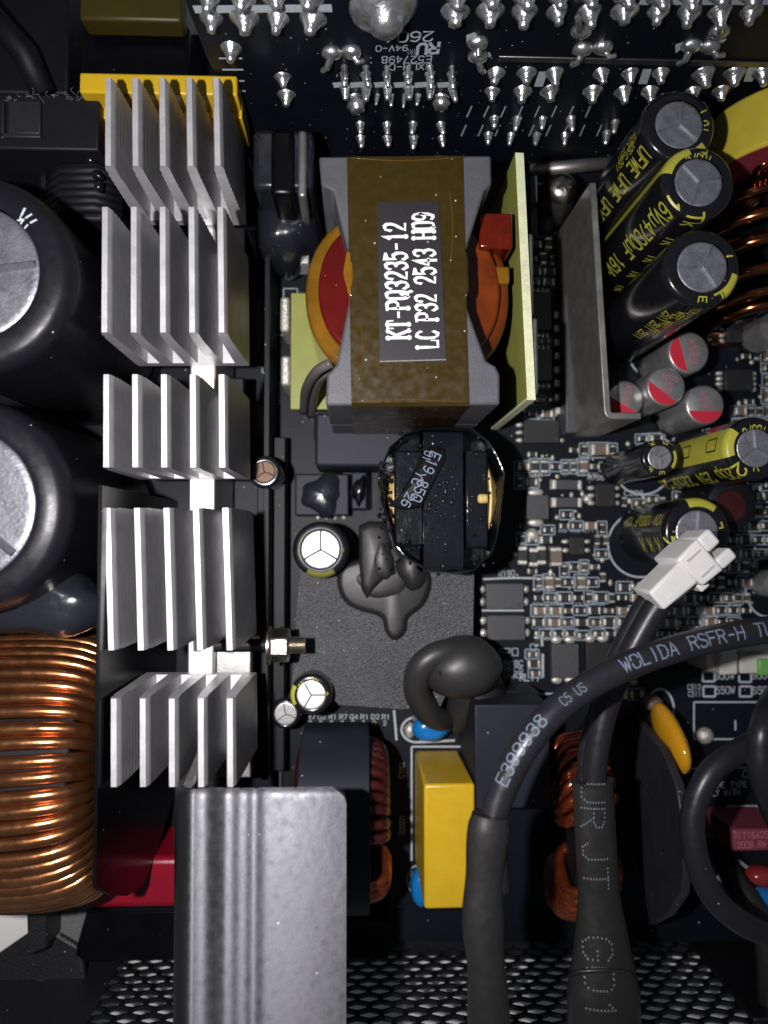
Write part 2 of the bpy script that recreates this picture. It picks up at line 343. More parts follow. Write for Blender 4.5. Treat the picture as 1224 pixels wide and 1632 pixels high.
def px_text(mb, text, p0, p1, hpx, z, **kw):        # writing lying on a level surface from pixel p0 to p1 (baseline)
    a = P(*p0, z); b = P(*p1, z); du = (b-a).normalized(); dv = Vector((-du.y, du.x, 0))
    h = hpx*(H-z)/F; tot = lettering(MB(), text, h, flat(a, du, dv), **kw)
    s = (b-a).length/max(tot, 1e-6)
    return lettering(mb, text, h, (lambda u, v, w: a + du*u*s + dv*v + Vector((0,0,w))), **kw)
# ================================================================== SETTING: desk, case, boards
desk = MB().box(-900, -900, -8, 900, 900, -5.3).build('desk_surface', 'desk', kind='structure')

def poly(pts, z): return [P(x, y, z) for x, y in pts]
brd = MB(); a = P(-260, 1422, 0); 
outline = [P(-260,1415,0), P(140,1415,0), P(160,1440,0), P(300,1500,0), P(1500,1500,0), Vector((105,92,0)), Vector((-100,92,0))]
brd.prism([(p.x, p.y) for p in outline], -1.6, 0)
board = brd.build('circuit_board', 'solder_mask', kind='structure')
board['label'] = 'black main circuit board carrying the parts of the power supply'

floor = MB(); pts = poly([(120,1440),(130,1520),(300,1524),(1500,1524),(1500,1380),(140,1380)], -4)
floor.prism([(p.x, p.y) for p in pts], -5, -4); floor.build('case_floor', 'mesh_steel', kind='structure')

# perforated end panel of the case
YW = P(600, 1530, 0).y
case = thing('steel_case', (0, YW, -5), 'black powder coated steel case end with rows of vent holes along the bottom edge', 'case')
pm = MB(); pitch = 3.75; rowh = 2.05; hw = 1.48; hh = 1.1
for r in range(12):
    z = -3.6 + r*rowh
    for c in range(-24, 30):
        x = c*pitch + (pitch/2 if r % 2 else 0)
        if x < P(135, 1590, 8).x: continue
        O = [(pitch/2*math.cos(t), rowh*.68*math.sin(t)) for t in [PI/6+PI/3*i for i in range(6)]]
        O = [(pitch/2, -rowh/3), (pitch/2, rowh/3), (0, rowh*2/3), (-pitch/2, rowh/3), (-pitch/2, -rowh/3), (0, -rowh*2/3)]
        I = [(hw, -hh*.5), (hw, hh*.5), (0, hh), (-hw, hh*.5), (-hw, -hh*.5), (0, -hh)]
        vs = []
        for yy in (0, -.6):
            vs += [(x+p[0], YW+yy, z+p[1]) for p in O] + [(x+p[0], YW+yy, z+p[1]) for p in I]
        fs = []
        for i in range(6):
            j = (i+1) % 6
            fs += [(i, j, 6+j, 6+i), (12+i, 18+i, 18+j, 12+j), (6+i, 6+j, 18+j, 18+i)]
        pm.add(vs, fs)
pm.build('perforated_panel', 'mesh_steel', case, kind='stuff')
xl = P(135, 1590, 8).x - pitch*.55
MB().box(xl-22, YW-.62, -5, xl+pitch*1.35, YW+.12, 21).build('solid_panel', 'powder_coat', case, bevel=.2)
lip = MB(); q = poly([(-60,1560),(60,1478),(80,1482),(130,1512),(150,1680),(-60,1720)], 4); lip.prism([(p.x,p.y) for p in q], 2.6, 4)
lip.build('corner_flange', 'powder_coat', case, bevel=.5)
q = poly([(41,1424),(74,1424),(74,1512),(44,1524)], 9); MB().prism([(p.x,p.y) for p in q], 1, 9).build('corner_post', 'powder_coat', case, bevel=.3)
q = poly([(68,1434),(150,1434),(150,1518),(72,1518)], 3); MB().prism([(p.x,p.y) for p in q], 1, 3).build('inner_flange', 'lit_powder_coat', case, bevel=.3)
q = P(60, 1580, 4.2); sc = MB().blob((q.x, q.y, q.z), 2.6, 2.0, 1.0, rough=.15, seed=3); sc.build('rivet', 'dark_steel', case, smooth=True)
q = P(60, 1584, 5); MB().blob((q.x,q.y,q.z),1.1,.9,.8,rough=.2,seed=8).build('rivet_core','screw_steel',case,smooth=True)
for (x0, w_, z1) in ((1150, 12, 20),):
    q = PY(x0, 1560, YW+1.2); MB().box(q.x, YW+.1, -4, q.x+w_, YW+1.1, z1).build('stiffening_rib', 'mesh_steel', case, bevel=.3)

flap = MB(); q = poly([(138,1453),(300,1453),(620,1470),(620,1528),(132,1532),(120,1522),(122,1508)], 4); flap.prism([(p.x,p.y) for p in q], 3.6, 4)
tag(flap.build('insulating_flap', 'black_sheet', bevel=.15), 'thin glossy black insulating flap lying between the crimson block and the vent holes', 'flap')

# ------------------------------------------------------------------ printing on the main board
silk = MB(); silk2 = MB()
def line(mb, pts, wpx, z=.03):
    for (a, b) in zip(pts, pts[1:]):
        line.k = (line.k + 1) % 9; zz = z + line.k*.002
        A = P(*a, zz); B = P(*b, zz); t = (B-A); 
        if t.length < .01: continue
        t.normalize(); n = Vector((-t.y, t.x, 0))*wpx*H/F*.5
        mb.add([A-n, B-n, B+n, A+n], [(0,1,2,3)])
line.k = 0
def rect(mb, x0, y0, x1, y1, wpx=2.2, z=.03): line(mb, [(x0,y0),(x1,y0)], wpx, z); line(mb, [(x1,y0),(x1,y1)], wpx, z+.02); line(mb, [(x1,y1),(x0,y1)], wpx, z); line(mb, [(x0,y1),(x0,y0)], wpx, z+.02)
def arc(mb, cx, cy, rx, ry, a0, a1, wpx, z=.03):
    n = 22; line(mb, [(cx+rx*math.cos(math.radians(a0+(a1-a0)*i/n)), cy-ry*math.sin(math.radians(a0+(a1-a0)*i/n))) for i in range(n+1)], wpx, z)
T = lambda s, x0, y0, x1, y1, h, mb=None, **k: px_text(mb or silk2, s, (x0,y0), (x1,y1), h, .06, weight=.15, **k)
T('R190', 795, 919, 822, 918, 9); T('RLY1', 829, 1085, 862, 1085, 11); T('C512', 1096, 1099, 1118, 1099, 8); T('C511', 1097, 1110, 1118, 1110, 8)
T('500W', 1139, 1083, 1172, 1082, 11); T('600W', 1198, 1082, 1232, 1081, 11); T('550W', 1141, 1106, 1173, 1105, 11); T('650W', 1199, 1106, 1234, 1105, 11)
T('CX1', 1184, 1239, 1208, 1239, 11); T('SAME TYPE &', 1130, 1256, 1206, 1254, 9); T('ONLY WITH', 1122, 1269, 1180, 1267, 9)
T('C206', 995, 790, 1027, 790, 8); T('QTNTC4', 1023, 699, 1062, 698, 8); T('R796', 937, 765, 964, 765, 8); T('R214', 411, 586, 434, 586, 8)
T('C1M2', 644, 1240, 644, 1214, 8); T('TC0221', 645, 1330, 645, 1298, 8); T('U205', 1120, 690, 1150, 690, 7); T('R420A', 1114, 988, 1143, 982, 7)
for i in range(8):
    T(random.choice(['R1','C3','R7','D2','Q4']), 490+i*17, 1146, 504+i*17, 1146, 7); T(random.choice(['8','2','5','0']), 492+i*17, 1156, 498+i*17, 1156, 7)
for i, s in enumerate(('R88C', 'RRC5', 'U4K2')): T(s, 804, 1061+i*10, 835, 1061+i*10, 8)
for (x, y) in ((1120,1070),(1178,1071),(1121,1094),(1179,1094)): rect(silk2, x, y, x+19, y+16, 3.2)
rect(silk2, 1106, 1119, 1290, 1178, 2.6); line(silk2, [(1172,1148),(1172,1164)], 3); line(silk2, [(1100,1225),(1260,1222)], 1.6)
line(silk2, [(1158,1285),(1260,1285)], 3); line(silk2, [(1208,1280),(1208,1292)], 3); line(silk, [(1130,1290),(1130,1330)], 2); line(silk,[(1118,1332),(1138,1332)],2)
arc(silk2, 1052, 1132, 22, 34, 150, -20, 3.4)
arc(silk2, 664, 1163, 24, 20, 60, 290, 3.5); line(silk2, [(668,1183),(725,1180)], 3.5)
arc(silk, 664, 1402, 15, 22, 20, 330, 3)
line(silk2, [(656,1190),(737,1190),(745,1206)], 3); line(silk2, [(656,1190),(656,1372)], 3)
line(silk2, [(628,1132),(632,1180)], 3.5); line(silk2, [(446,1180),(446,1260)], 3)
line(silk2, [(791,1091),(830,1090),(842,1106)], 3.2); line(silk2,[(857,1106),(905,1105)], 2.4)
line(silk2, [(863,1012),(864,1030)], 4); line(silk2, [(865,1042),(865,1080)], 4); line(silk2, [(770,923),(818,921),(880,922)], 3)
line(silk2, [(768,973),(835,973)], 3); line(silk, [(432,1040),(436,1130)], 2)
for (x, y, rx, ry) in ((1024,752,42,36),(1120,715,50,44),(1021,868,52,52),(1036,560,34,40),(1084,675,36,34),(1222,935,34,48)): arc(silk2, x, y, rx, ry, 90, 330, 3)
arc(silk2, 1085, 740, 30, 40, 180, 290, 4)
for (x, y) in ((418,560),(424,610),(438,500),(452,460),(418,640)): rect(silk, x, y, x+22, y+34, 2)
line(silk, [(412,470),(412,560)], 1.6); line(silk, [(440,430),(440,470)], 1.6)
silk2.build('printed_text', 'silkscreen_bright', board)

# ------------------------------------------------------------------ surface mounted parts
def chip(name, L, W, Hh, endmat, bodymat, ends=.22):
    t = thing(name, (0,0,0), '', '')
    e = L*ends
    MB().box(-L/2+e*.8, -W/2, .05, L/2-e*.8, W/2, Hh).build('body', bodymat, t, bevel=.05, seg=1)
    for sg in (-1, 1):
        MB().hexa([(sg*L/2*1.12,-W*.56,.0),(sg*L/2*1.12,W*.56,0),(sg*(L/2-e),W*.52,0),(sg*(L/2-e),-W*.52,0)],
                  [(sg*L/2*.97,-W*.47,Hh*1.05),(sg*L/2*.97,W*.47,Hh*1.05),(sg*(L/2-e),W*.5,Hh*1.05),(sg*(L/2-e),-W*.5,Hh*1.05)]).build('end_cap', endmat, t, bevel=.12, seg=2)
    return t
protos = {
 'r0603': chip('chip_resistor', 1.7, .9, .5, 'tin', 'resistor_body'), 'c0603': chip('chip_capacitor', 1.7, .95, .8, 'tin', 'ceramic_dark', .26),
 'r0805': chip('chip_resistor', 2.2, 1.3, .6, 'tin', 'resistor_body'), 'c0805': chip('chip_capacitor', 2.2, 1.4, 1.1, 'tin', 'ceramic_tan', .25),
 'r1206': chip('chip_resistor', 3.2, 1.6, .6, 'tin', 'resistor_body'), 'c1206': chip('chip_capacitor', 3.3, 2.0, 1.3, 'tin', 'ceramic_tan', .2),
 'r2512': chip('chip_resistor', 5.4, 1.7, .8, 'tin', 'chip_grey', .14)}
dimpx = {'r0603': (16,9), 'c0603': (16,9), 'r0805': (20,12), 'c0805': (20,13), 'r1206': (28,15), 'c1206': (30,18), 'r2512': (48,16)}
used = set()
desc = {'r0603': ('tiny black chip resistor with silver ends on the crowded board', 'resistor', 'tiny chip resistors on the board'),
 'c0603': ('tiny brown chip capacitor with silver ends on the crowded board', 'capacitor', 'tiny chip capacitors on the board'),
 'r0805': ('small black chip resistor with silver ends on the crowded board', 'resistor', 'small chip resistors on the board'),
 'c0805': ('small tan chip capacitor with silver ends on the crowded board', 'capacitor', 'small chip capacitors on the board'),
 'r1206': ('medium black chip resistor with silver ends on the board', 'resistor', 'medium chip resistors on the board'),
 'c1206': ('larger tan chip capacitor with silver ends on the board', 'capacitor', 'larger chip capacitors on the board'),
 'r2512': ('long grey chip resistor with silver ends on the board', 'resistor', 'long chip resistors on the board')}
taken = []; seen_ = set()
marks_ = [(850,810,'the diode'),(902,787,'the long resistors'),(962,790,'the power chip'),(801,950,'the upper optocoupler'),(803,1000,'the lower optocoupler'),(897,1050,'the tall grey chip'),(950,1048,'the tall dark chip'),
 (1175,531,'the upper eight pin chip'),(1172,608,'the lower eight pin chip'),(1052,729,'the small collared capacitor'),(1112,848,'the capacitor under the plug'),(1100,920,'the white plug'),(884,887,'the upright tan chip'),(860,690,'the bracket foot'),
 (1124,645,'the lowest silver can'),(1222,930,'the low edge can'),(862,500,'the yellow green board'),(480,760,'the glued chip'),(1000,1060,'the thick printed cable'),(1168,805,'the dark round component'),(917,884,'the small square chip'),(805,800,'the varnished coil')]
def where(px, py):
    x, y, n = min(marks_, key=lambda m: (m[0]-px)**2+(m[1]-py)**2); dx, dy = px-x, py-y
    far = 'just ' if math.hypot(dx, dy) < 45 else ''
    a = ('above ' if dy < 0 else 'below ') if abs(dy) > 2*abs(dx) else ('left of ' if dx < 0 else 'right of ') if abs(dx) > 2*abs(dy) else ('above and ' if dy < 0 else 'below and ') + ('left of ' if dx < 0 else 'right of ')
    return far + a + n
def smd(kind, px, py, rot=0, label=None):
    o = protos[kind] if kind not in used else copy_tree(protos[kind]); used.add(kind)
    o.location = P(px, py, 0); o.rotation_euler = (0, 0, math.radians(rot + random.uniform(-1.5, 1.5)))
    l, c, g = desc[kind]; l = l.replace(' on the crowded board','').replace(' on the board','').replace(' with silver ends','')
    if not label:
        full = [l + ' ' + where(px, py)] + [l + ' ' + where(px, py).replace('just ', '') + ', near ' + m_[2] for m_ in sorted(marks_, key=lambda m: (m[0]-px)**2+(m[1]-py)**2)[1:6]]
        full = [f_ for f_ in full if len(f_.split()) <= 16]; fresh = [f_ for f_ in full if f_ not in seen_]; l = (fresh or full)[0]; seen_.add(l)
    tag(o, label or l, c, None if label else g)
    if label and 'group' in o: del o['group']
    w, h = dimpx[kind]; 
    if rot % 180: w, h = h, w
    taken.append((px-w/2-1, py-h/2-1, px+w/2+1, py+h/2+1)); return o
def ic(px0, py0, px1, py1, label, pins=4, side='x', z=1.6, m='chip_black', both=True, dot=True, pw=.45):
    a = P(px0, py1, 0); b = P(px1, py0, 0); c = (a+b)/2; t = thing('integrated_circuit', c, label, 'chip')
    MB().box(a.x, a.y, .15, b.x, b.y, z).build('body', m, t, bevel=.12)
    base = None
    for s in ((-1, 1) if both else (-1,)):
        for i in range(pins):
            f = (i+.5)/pins
            if side == 'x': x = a.x if s < 0 else b.x; y = a.y+(b.y-a.y)*f; mb = MB().blob((x+s*.55, y, .3), .75, pw, .5, 10, 6, .1, i)
            else: y = a.y if s < 0 else b.y; x = a.x+(b.x-a.x)*f; mb = MB().blob((x, y+s*.55, .3), pw, .75, .5, 10, 6, .1, i)
            mb.build('pin', 'tin', t, smooth=True)
    if dot: MB().lathe([(.28,0),(.28,.02)], (b.x-.8, a.y+.8, z), 14).build('pin_dot', 'dark_print', t)
    taken.append((px0-12, py0-8, px1+12, py1+8)); return t
def msg(o, lines, m='dark_print'): pass
rect(silk2, 832, 779, 873, 838, 2.6)
d1 = ic(836,790,870,828,'dark rectangular diode with a silver tab at each end, left of the two long resistors', 1, 'y', 2.2, 'chip_grey', dot=False, pw=1.6)
ic(772,929,831,969,'upper of the two square optocoupler chips below the varnished coil', 2, 'x', 2.0, 'chip_grey', pw=.75)
ic(774,979,833,1018,'lower of the two square optocoupler chips below the varnished coil', 2, 'x', 2.0, 'chip_grey', pw=.75)
ic(876,1024,918,1078,'left one of two tall grey chips above the thick printed cable', 2, 'y', 1.8, 'chip_grey', pw=1.1)
ic(930,1022,970,1074,'right one of two tall dark chips above the thick printed cable', 2, 'y', 1.8, 'chip_black', pw=1.1)
ic(1153,513,1198,549,'dark eight pin chip beside the copper coil and the uppermost silver can', 4, 'x', 1.6, 'chip_black')
ic(1150,592,1193,625,'dark eight pin chip to the right of the four silver cans', 4, 'x', 1.6, 'chip_black')
ic(946,772,976,808,'small dark power chip with three pins right of the long resistors', 3, 'x', 1.6, 'chip_black')
ic(905,856,929,884,'small square dark chip below the long resistors', 2, 'x', 1.2, 'chip_black')
ic(845,470,875,530,'tall dark chip right of the upright yellow green board, upper one', 4, 'y', 1.8, 'chip_black')
ic(845,560,876,610,'tall dark chip right of the upright yellow green board, lower one', 4, 'y', 1.8, 'chip_black')
ic(832,672,888,708,'square dark chip below the foot of the dull aluminium bracket', 3, 'x', 1.8, 'chip_black')
ic(500,792,555,818,'dark chip under clear glue above the bright topped small capacitor', 4, 'y', 2.4, 'chip_black')
smd('r2512', 902, 773, 0, 'upper of two long grey resistors right of the dark diode')
smd('r2512', 902, 801, 0, 'lower of two long grey resistors right of the dark diode')
smd('c1206', 884, 887, 90, 'upright tan chip capacitor standing out among black chips below the long resistors')
for (x, y, r) in ((850,888,90),(832,885,90),(862,885,90)): smd('r1206', x, y, r)
smd('r1206', 430, 825, 0, 'chip resistor with silver ends beside the black heatsink edge under the small copper topped capacitor')
obst = [(0,0,398,2000), (398,440,460,2000),(470,0,815,925),(890,285,1015,705),(900,0,1300,470),(920,470,1015,560),(1000,530,1165,690),(985,715,1065,790),(1072,690,1240,760),(970,815,1080,925),
 (1075,820,1135,880),(1205,890,1300,985),(750,1085,900,1400),(1110,1010,1300,1140),(590,900,768,1130),(1060,470,1145,560),(500,1020,600,1130)]
def free(x0, y0, x1, y1):
    for r in taken + obst:
        if x0 < r[2] and x1 > r[0] and y0 < r[3] and y1 > r[1]: return False
    return True
rnd = random.Random(11); cnt = 0
zones = [(822,705,1224,1015,1.0),(1012,470,1224,720,1.0),(838,290,905,705,.9),(840,1000,1010,1105,.8),(760,1015,850,1050,.3),(462,690,500,830,.6),(1130,600,1224,660,1)]
def outline(cx, cy, w, h): rect(silk, cx-w/2-3, cy-h/2-3, cx+w/2+3, cy+h/2+3, 2.0)
for (zx0, zy0, zx1, zy1, dens) in zones:
    y = zy0
    while y < zy1:
        x = zx0 + rnd.uniform(0, 6); rh = rnd.choice((17, 21, 21, 25))
        while x < zx1:
            k = rnd.choices(['r0603','c0603','r0805','c0805','r1206','c1206'], [8, 7, 6, 4, 1.2, .5])[0]
            w, h = dimpx[k]; rot = 0
            if rh > 19 and rnd.random() < .55 and max(w, h) <= rh+3: w, h = h, w; rot = 90
            if h <= rh+2 and rnd.random() < dens and free(x, y, x+w, y+h) and cnt < 300:
                cx, cy = x+w/2, y+rh/2
                smd(k, cx, cy, rot); cnt += 1
                if rnd.random() < .72: outline(cx, cy, w, h)
                if rnd.random() < .25: px_text(silk, rnd.choice(['R5','C8','R71','D3','C20','R9']), (x, y+rh+2), (x+w*.9, y+rh+2), 5, .05, weight=.16)
            elif rnd.random() < .95 and free(x, y, x+w, y+h):
                rect(silk, x, y, x+w, y+h*.7, 1.8)
            x += w + rnd.uniform(2.5, 5)
        y += rh + 1.5
for i in range(9000):
    zx0, zy0, zx1, zy1, _d = rnd.choice(zones[:4]); k = rnd.choices(['r0603','c0603','r0805','c0805'], [8, 5, 4, 1])[0]
    w, h = dimpx[k]; rot = 0
    if rnd.random() < .5: w, h = h, w; rot = 90
    x, y = rnd.uniform(zx0, zx1-w), rnd.uniform(zy0, zy1-h); y = round(y/6)*6; x = round(x/5)*5
    if cnt < 440 and free(x-1, y-1, x+w+1, y+h+1):
        smd(k, x+w/2, y+h/2, rot); cnt += 1
        if rnd.random() < .6: outline(x+w/2, y+h/2, w, h)
silk.build('printed_outlines', 'silkscreen', board)
# solder dots on the board
fd = MB(); nd = 0
for i in range(900):
    x, y = rnd.uniform(820, 1224), rnd.uniform(470, 1010)
    if free(x-2, y-2, x+2, y+2):
        p = P(x, y, 0); r = rnd.uniform(.22, .5); fd.blob((p.x, p.y, .05), r, r*rnd.uniform(.8, 1.6), .3, 8, 4); taken.append((x-4, y-4, x+4, y+4)); nd += 1
fd.build('solder_points', 'flux_solder', board, smooth=True, kind='stuff')
dots = MB()
for (x, y, r) in ((848,853,1.3),(1123,1172,1.55),(1118,560,1.0),(592,900,.9),(1118,973,1.1),(936,795,.9)):
    p = P(x, y, 0); MB().blob((p.x,p.y,.1), r, r, r*.8, 16, 8).build('solder_dot', 'flux_solder', board, smooth=True)

# ================================================================== upright board with solder joints
YB = 66.0
up = thing('upright_circuit_board', (20, YB, 0), 'upright black circuit board full of silver solder joints across the top of the photo', 'circuit board')
up_out = [PY(283,-30,YB), PY(330,92,YB), PY(372,168,YB), PY(390,232,YB), PY(470,262,YB), PY(1290,276,YB), PY(1290,-30,YB)]
MB().sheet(up_out, (0,1,0), 1.6).build('board', 'solder_mask', up)
ys = YB - .04
def vline(mb, p, q, wpx, k=[0]):
    k[0] += 1; A = PY(*p, ys-(k[0]%7)*.003); B = PY(*q, ys-(k[0]%7)*.003); t = (B-A).normalized(); n = Vector((0,-1,0)).cross(t)*wpx*.5*.105
    mb.add([A-n, B-n, B+n, A+n], [(0,1,2,3)])
s3 = MB()
vline(s3, (309,15),(529,13), 13); vline(s3, (1021,0),(1290,0), 16)
for a, b in ((531,552),(556,585),(590,620),(625,655),(660,688),(693,731)): vline(s3, (a,136),(b,134), 12)
for y in (93,111,129,145): vline(s3, (349+(y-93)*.3,y),(386+(y-93)*.1,y), 3.5)
for (x, y) in ((862,126),(1028,122),(1196,118)):
    q = [PY(x-11,y+12,ys), PY(x+3,y+12,ys), PY(x+11,y-12,ys), PY(x-3,y-12,ys)]; s3.add(q, [(0,1,2,3)])
for (x, y) in ((752,60),(775,92),(1085,75),(1150,66)):
    q = [PY(x-8,y+10,ys), PY(x+8,y-3,ys), PY(x+5,y-9,ys), PY(x-9,y-4,ys)]; s3.add(q, [(0,1,2,3)])
for i in range(9):                                 # dim slots behind the pins
    for yy in (178, 208):
        x = 735+i*27+(208-yy)*.3
        if x < 960: 
            vline(s3, (x,yy+9),(x+8,yy-9), 2)
def vtext(text, pr, pl, hpx, mb, **kw):
    a = PY(*pr, ys-.03); b = PY(*pl, ys-.03); du = (b-a).normalized(); h = hpx
    tot = lettering(MB(), text, h, flat(a, du, (0,0,-1)), **kw); s = (b-a).length/tot
    lettering(mb, text, h, lambda u, v, w: a + du*u*s + Vector((0,0,-1))*v + Vector((0,-w,0)), **kw)
vtext('2604', (691,50), (610,52), 1.9, s3, weight=.14); vtext('94V-0', (650,72), (597,73), 1.15, s3, weight=.14)
vtext('RU', (700,68), (662,71), 2.1, s3, weight=.24); vtext('(R)', (663,79),(648,79), .9, s3, weight=.1)
vtext('E527498', (688,89), (606,90), 1.45, s3, weight=.14); vtext('JXLH-D', (688,101), (618,102), 1.35, s3, weight=.14)
s3.build('printed_marks', 'silkscreen_bright', up)
bar = MB(); A = PY(794,97,YB-.5); B = PY(1290,97,YB-.5); bar.box(A.x, YB-.3, A.z-.55, B.x, YB-.01, A.z+.55); bar.build('slot_strip', 'dark_steel', up, bevel=.1)
jm = {}
def joint_mesh(kind):
    r, L, pr = {'big': (1.7, 2.0, .68), 'mid': (1.35, 1.8, .55), 'small': (.8, 2.0, .42), 'tiny': (.5, 1.9, .28), 'block': (1.15, 2.0, 1.0), 'huge': (4.0, 4.2, 1.9)}[kind]
    prof = [(r, 0), (r*.97, L*.06), (r*.75, L*.2), (pr*1.35, L*.5), (pr, L*.7), (pr*.9, L*.93), (pr*.5, L), (.02, L*1.03)]
    if kind == 'huge': prof = [(r,0),(r*.95,.9),(r*.75,1.8),(pr*1.1,2.4),(pr,3.4),(pr*.6,4.3),(.02,4.5)]
    me = MB().lathe(prof, (0,0,0), 16, axis=(0,-1,0), cap=False)
    m = bpy.data.meshes.new('joint_or_reflection'); m.from_pydata(me.v, [], me.f); m.materials.append(M['solder'])
    m.polygons.foreach_set('use_smooth', [True]*len(m.polygons)); return m
def joint(kind, px, py, tilt=0):
    if kind not in jm: jm[kind] = joint_mesh(kind)
    o = bpy.data.objects.new('joint_or_reflection', jm[kind]); COL.objects.link(o); o.parent = up
    p = PY(px, py, YB); s = random.uniform(.9, 1.12)
    o.location = (p.x-20, 0, p.z); o.scale = (s, random.uniform(.85, 1.15), s*random.uniform(.9,1.1)); o.rotation_euler = (math.radians(random.uniform(-9, 4)), random.uniform(0, 6.28), math.radians(random.uniform(-9, 9)+tilt))
R3 = lambda u, v: (700+u/2.336, v/2.336-5); R2 = lambda u, v: (280+u/2.55, v/2.55-5)
for u in (62,190,318,440,560,690,815,930,1045,1160): joint('big', *R3(u, 52)); joint('big', *R3(u+8, -14))
for u in (210,325,430,605,710,825,985,1100,1205): joint('big' if u > 900 else 'mid', *R3(u, 282))
for u in (198,310,412,572,685,785,945,1050): joint('mid', *R3(u, 350))
for u in (205,290,385,490): joint('small', *R3(u, 452)); joint('small', *R3(u-22, 512))  # second, lower joint of each pair imitates the mirrored reflection
joint('small', *R3(655,465)); joint('small', *R3(625,505))  # the lower one again imitates a reflection
for u in (145,280,415,555): joint('big', *R2(u, 85)); joint('big', *R2(u-12, -6))
joint('huge', *R2(845, 30)); joint('big', *R2(1135, 60)); joint('big', *R2(1140, -10)); joint('mid', *R2(225,208)); joint('mid', *R2(435,325)); joint('mid', *R2(450,398))
for u in (685,772,858,945,1033,1122): joint('small', *R2(u, 312), ); joint('small', *R2(u+3, 368)); joint('tiny', *R2(u, 285))
for u in (728,1080): joint('block', *R2(u, 410))
for u in (820,875,930,985): joint('tiny', *R2(u, 400))
for u in (750,858,965,1078): joint('small', *R2(u, 515)); joint('small', *R2(u+2, 570))  # lower row added as the mirror image of the upper
for (a, b) in ((R3(535,178),R3(495,240)),(R3(610,172),R3(655,205)),(R3(940,165),R3(890,235)),(R3(1010,168),R3(1060,200)),(R3(145,205),R3(165,265)),(R3(145,155),R3(150,200)),
               (R2(635,210),R2(598,285)),(R2(715,205),R2(762,245)), (R3(530,110),R3(515,60)), (R3(1045,110),R3(1050,70))):
    A = PY(a[0], a[1]+4, YB); B = PY(b[0], b[1]+6, YB-1.2)
    mb = MB().blob((A.x, YB-.2, A.z), 1.5, .9, 1.2, 14, 8, .1); mb.tube([A+Vector((0,-.3,0)), (A+B)/2+Vector((0,-.9,0)), B], [.5,.45,.4], 8)
    mb.build('bent_lead', 'solder', up, smooth=60)
# ================================================================== finned heatsink
ZT, ZB = 38.0, 21.5
hs = thing('heatsink', P(320, 690, 0), 'long silver aluminium heatsink with five blocks of upright fins', 'heatsink')
blocks = [((122,265),(172,344),(172,347)), ((328,531),(167,351),(166,353)), ((595,746),(169,353),(169,354)),
          ((808,1038),(171,359),(177,366)), ((1112,1256),(181,366),(181,367))]
for bi, ((y0, y1), (xa0, xb0), (xa1, xb1)) in enumerate(blocks):
    tops = []
    for i in range(5):
        f = i/4.0; tops.append((P(xa0+(xb0-xa0)*f, y0, ZT), P(xa1+(xb1-xa1)*f, y1, ZT)))
    ya = tops[0][0].y; yb = tops[0][1].y
    for i, (A, B) in enumerate(tops):
        Lf = (A-B).length; dirv = (B-A).normalized(); nx = Vector((-dirv.y, dirv.x, 0)); 
        if nx.x < 0: nx = -nx
        prof = []; n = 26; zt = ZT - ZB
        hw0, hw1 = .95, .62
        for k in range(n+1):
            t = k/n; z = ZB - .4 + (zt-.3)*t; w_ = hw0+(hw1-hw0)*t; prof.append((w_ + (.05 if k % 2 else -.05), z))
        prof.append((.35, ZT-.05))
        full = [(-a, z) for a, z in prof] + [(a, z) for a, z in reversed(prof)]
        rr = []; m_ = 10
        for j in range(m_+1):
            q = A + (B-A)*(j/m_); r_ = []
            for a, z in full:
                jit = random.uniform(-.035, .035) if z > ZT-.6 else 0
                r_.append((q.x+nx.x*a, q.y+nx.y*a + (0 if 0 < j < m_ else (.12 if abs(a) < .8 and z > 36 else 0)*(-1 if j == m_ else 1)*-1), z+jit))
            rr.append(r_)
        MB().rings(rr).build('fin', 'fin_aluminium', hs, smooth=35)
    x0 = tops[0][0].x - .95; x1 = tops[4][0].x + 1.0
    bs = MB(); a0, a1 = tops[0]; b0, b1 = tops[4]
    bs.hexa([(a0.x-.95,a0.y,ZB-1.9),(a1.x-.95,a1.y,ZB-1.9),(b1.x+1,b1.y,ZB-1.9),(b0.x+1,b0.y,ZB-1.9)], [(a0.x-.95,a0.y,ZB-.1),(a1.x-.95,a1.y,ZB-.1),(b1.x+1,b1.y,ZB-.1),(b0.x+1,b0.y,ZB-.1)])
    bs.build('fin_base', 'fin_aluminium', hs, bevel=.08)
sx0 = P(299, 700, 19).x; sx1 = P(346, 700, 19).x
st = MB(); yt = P(0, 290, 19).y; yb = P(0, 1250, 19).y
st.box(sx0+.3, yb, 2, sx1-.3, yt, 19.0); st.build('stem', 'stem_aluminium', hs, bevel=.25)
ft = MB()
for (y0_, y1_) in ((1030,1075),(1170,1240)):
    a = P(345, y1_, 17); b = P(400, y0_, 17); ft = MB(); ft.box(sx1-.29, a.y, 14, b.x, b.y, 17); ft.build('side_tab', 'dull_aluminium', hs, bevel=.2)
for (px, py) in ((215,790),(370,795),(385,790),(245,1030),(410,285)):
    pass

# long black insulating wall on both sides of the heatsink stem
iw = thing('insulating_wall', P(440, 700, 0), 'tall thin black plastic wall along the right side of the finned heatsink', 'barrier')
a = P(415, 1250, 14); b = P(424, 300, 14)
MB().box(a.x, a.y, 0, a.x+.9, b.y, 12).build('sheet', 'black_plastic', iw, bevel=.1)
a = P(436, 1240, 10); MB().box(a.x-3.4, a.y, 0, a.x+1.4, P(0,690,10).y, 6.5).build('foot', 'black_plastic', iw, bevel=.2)

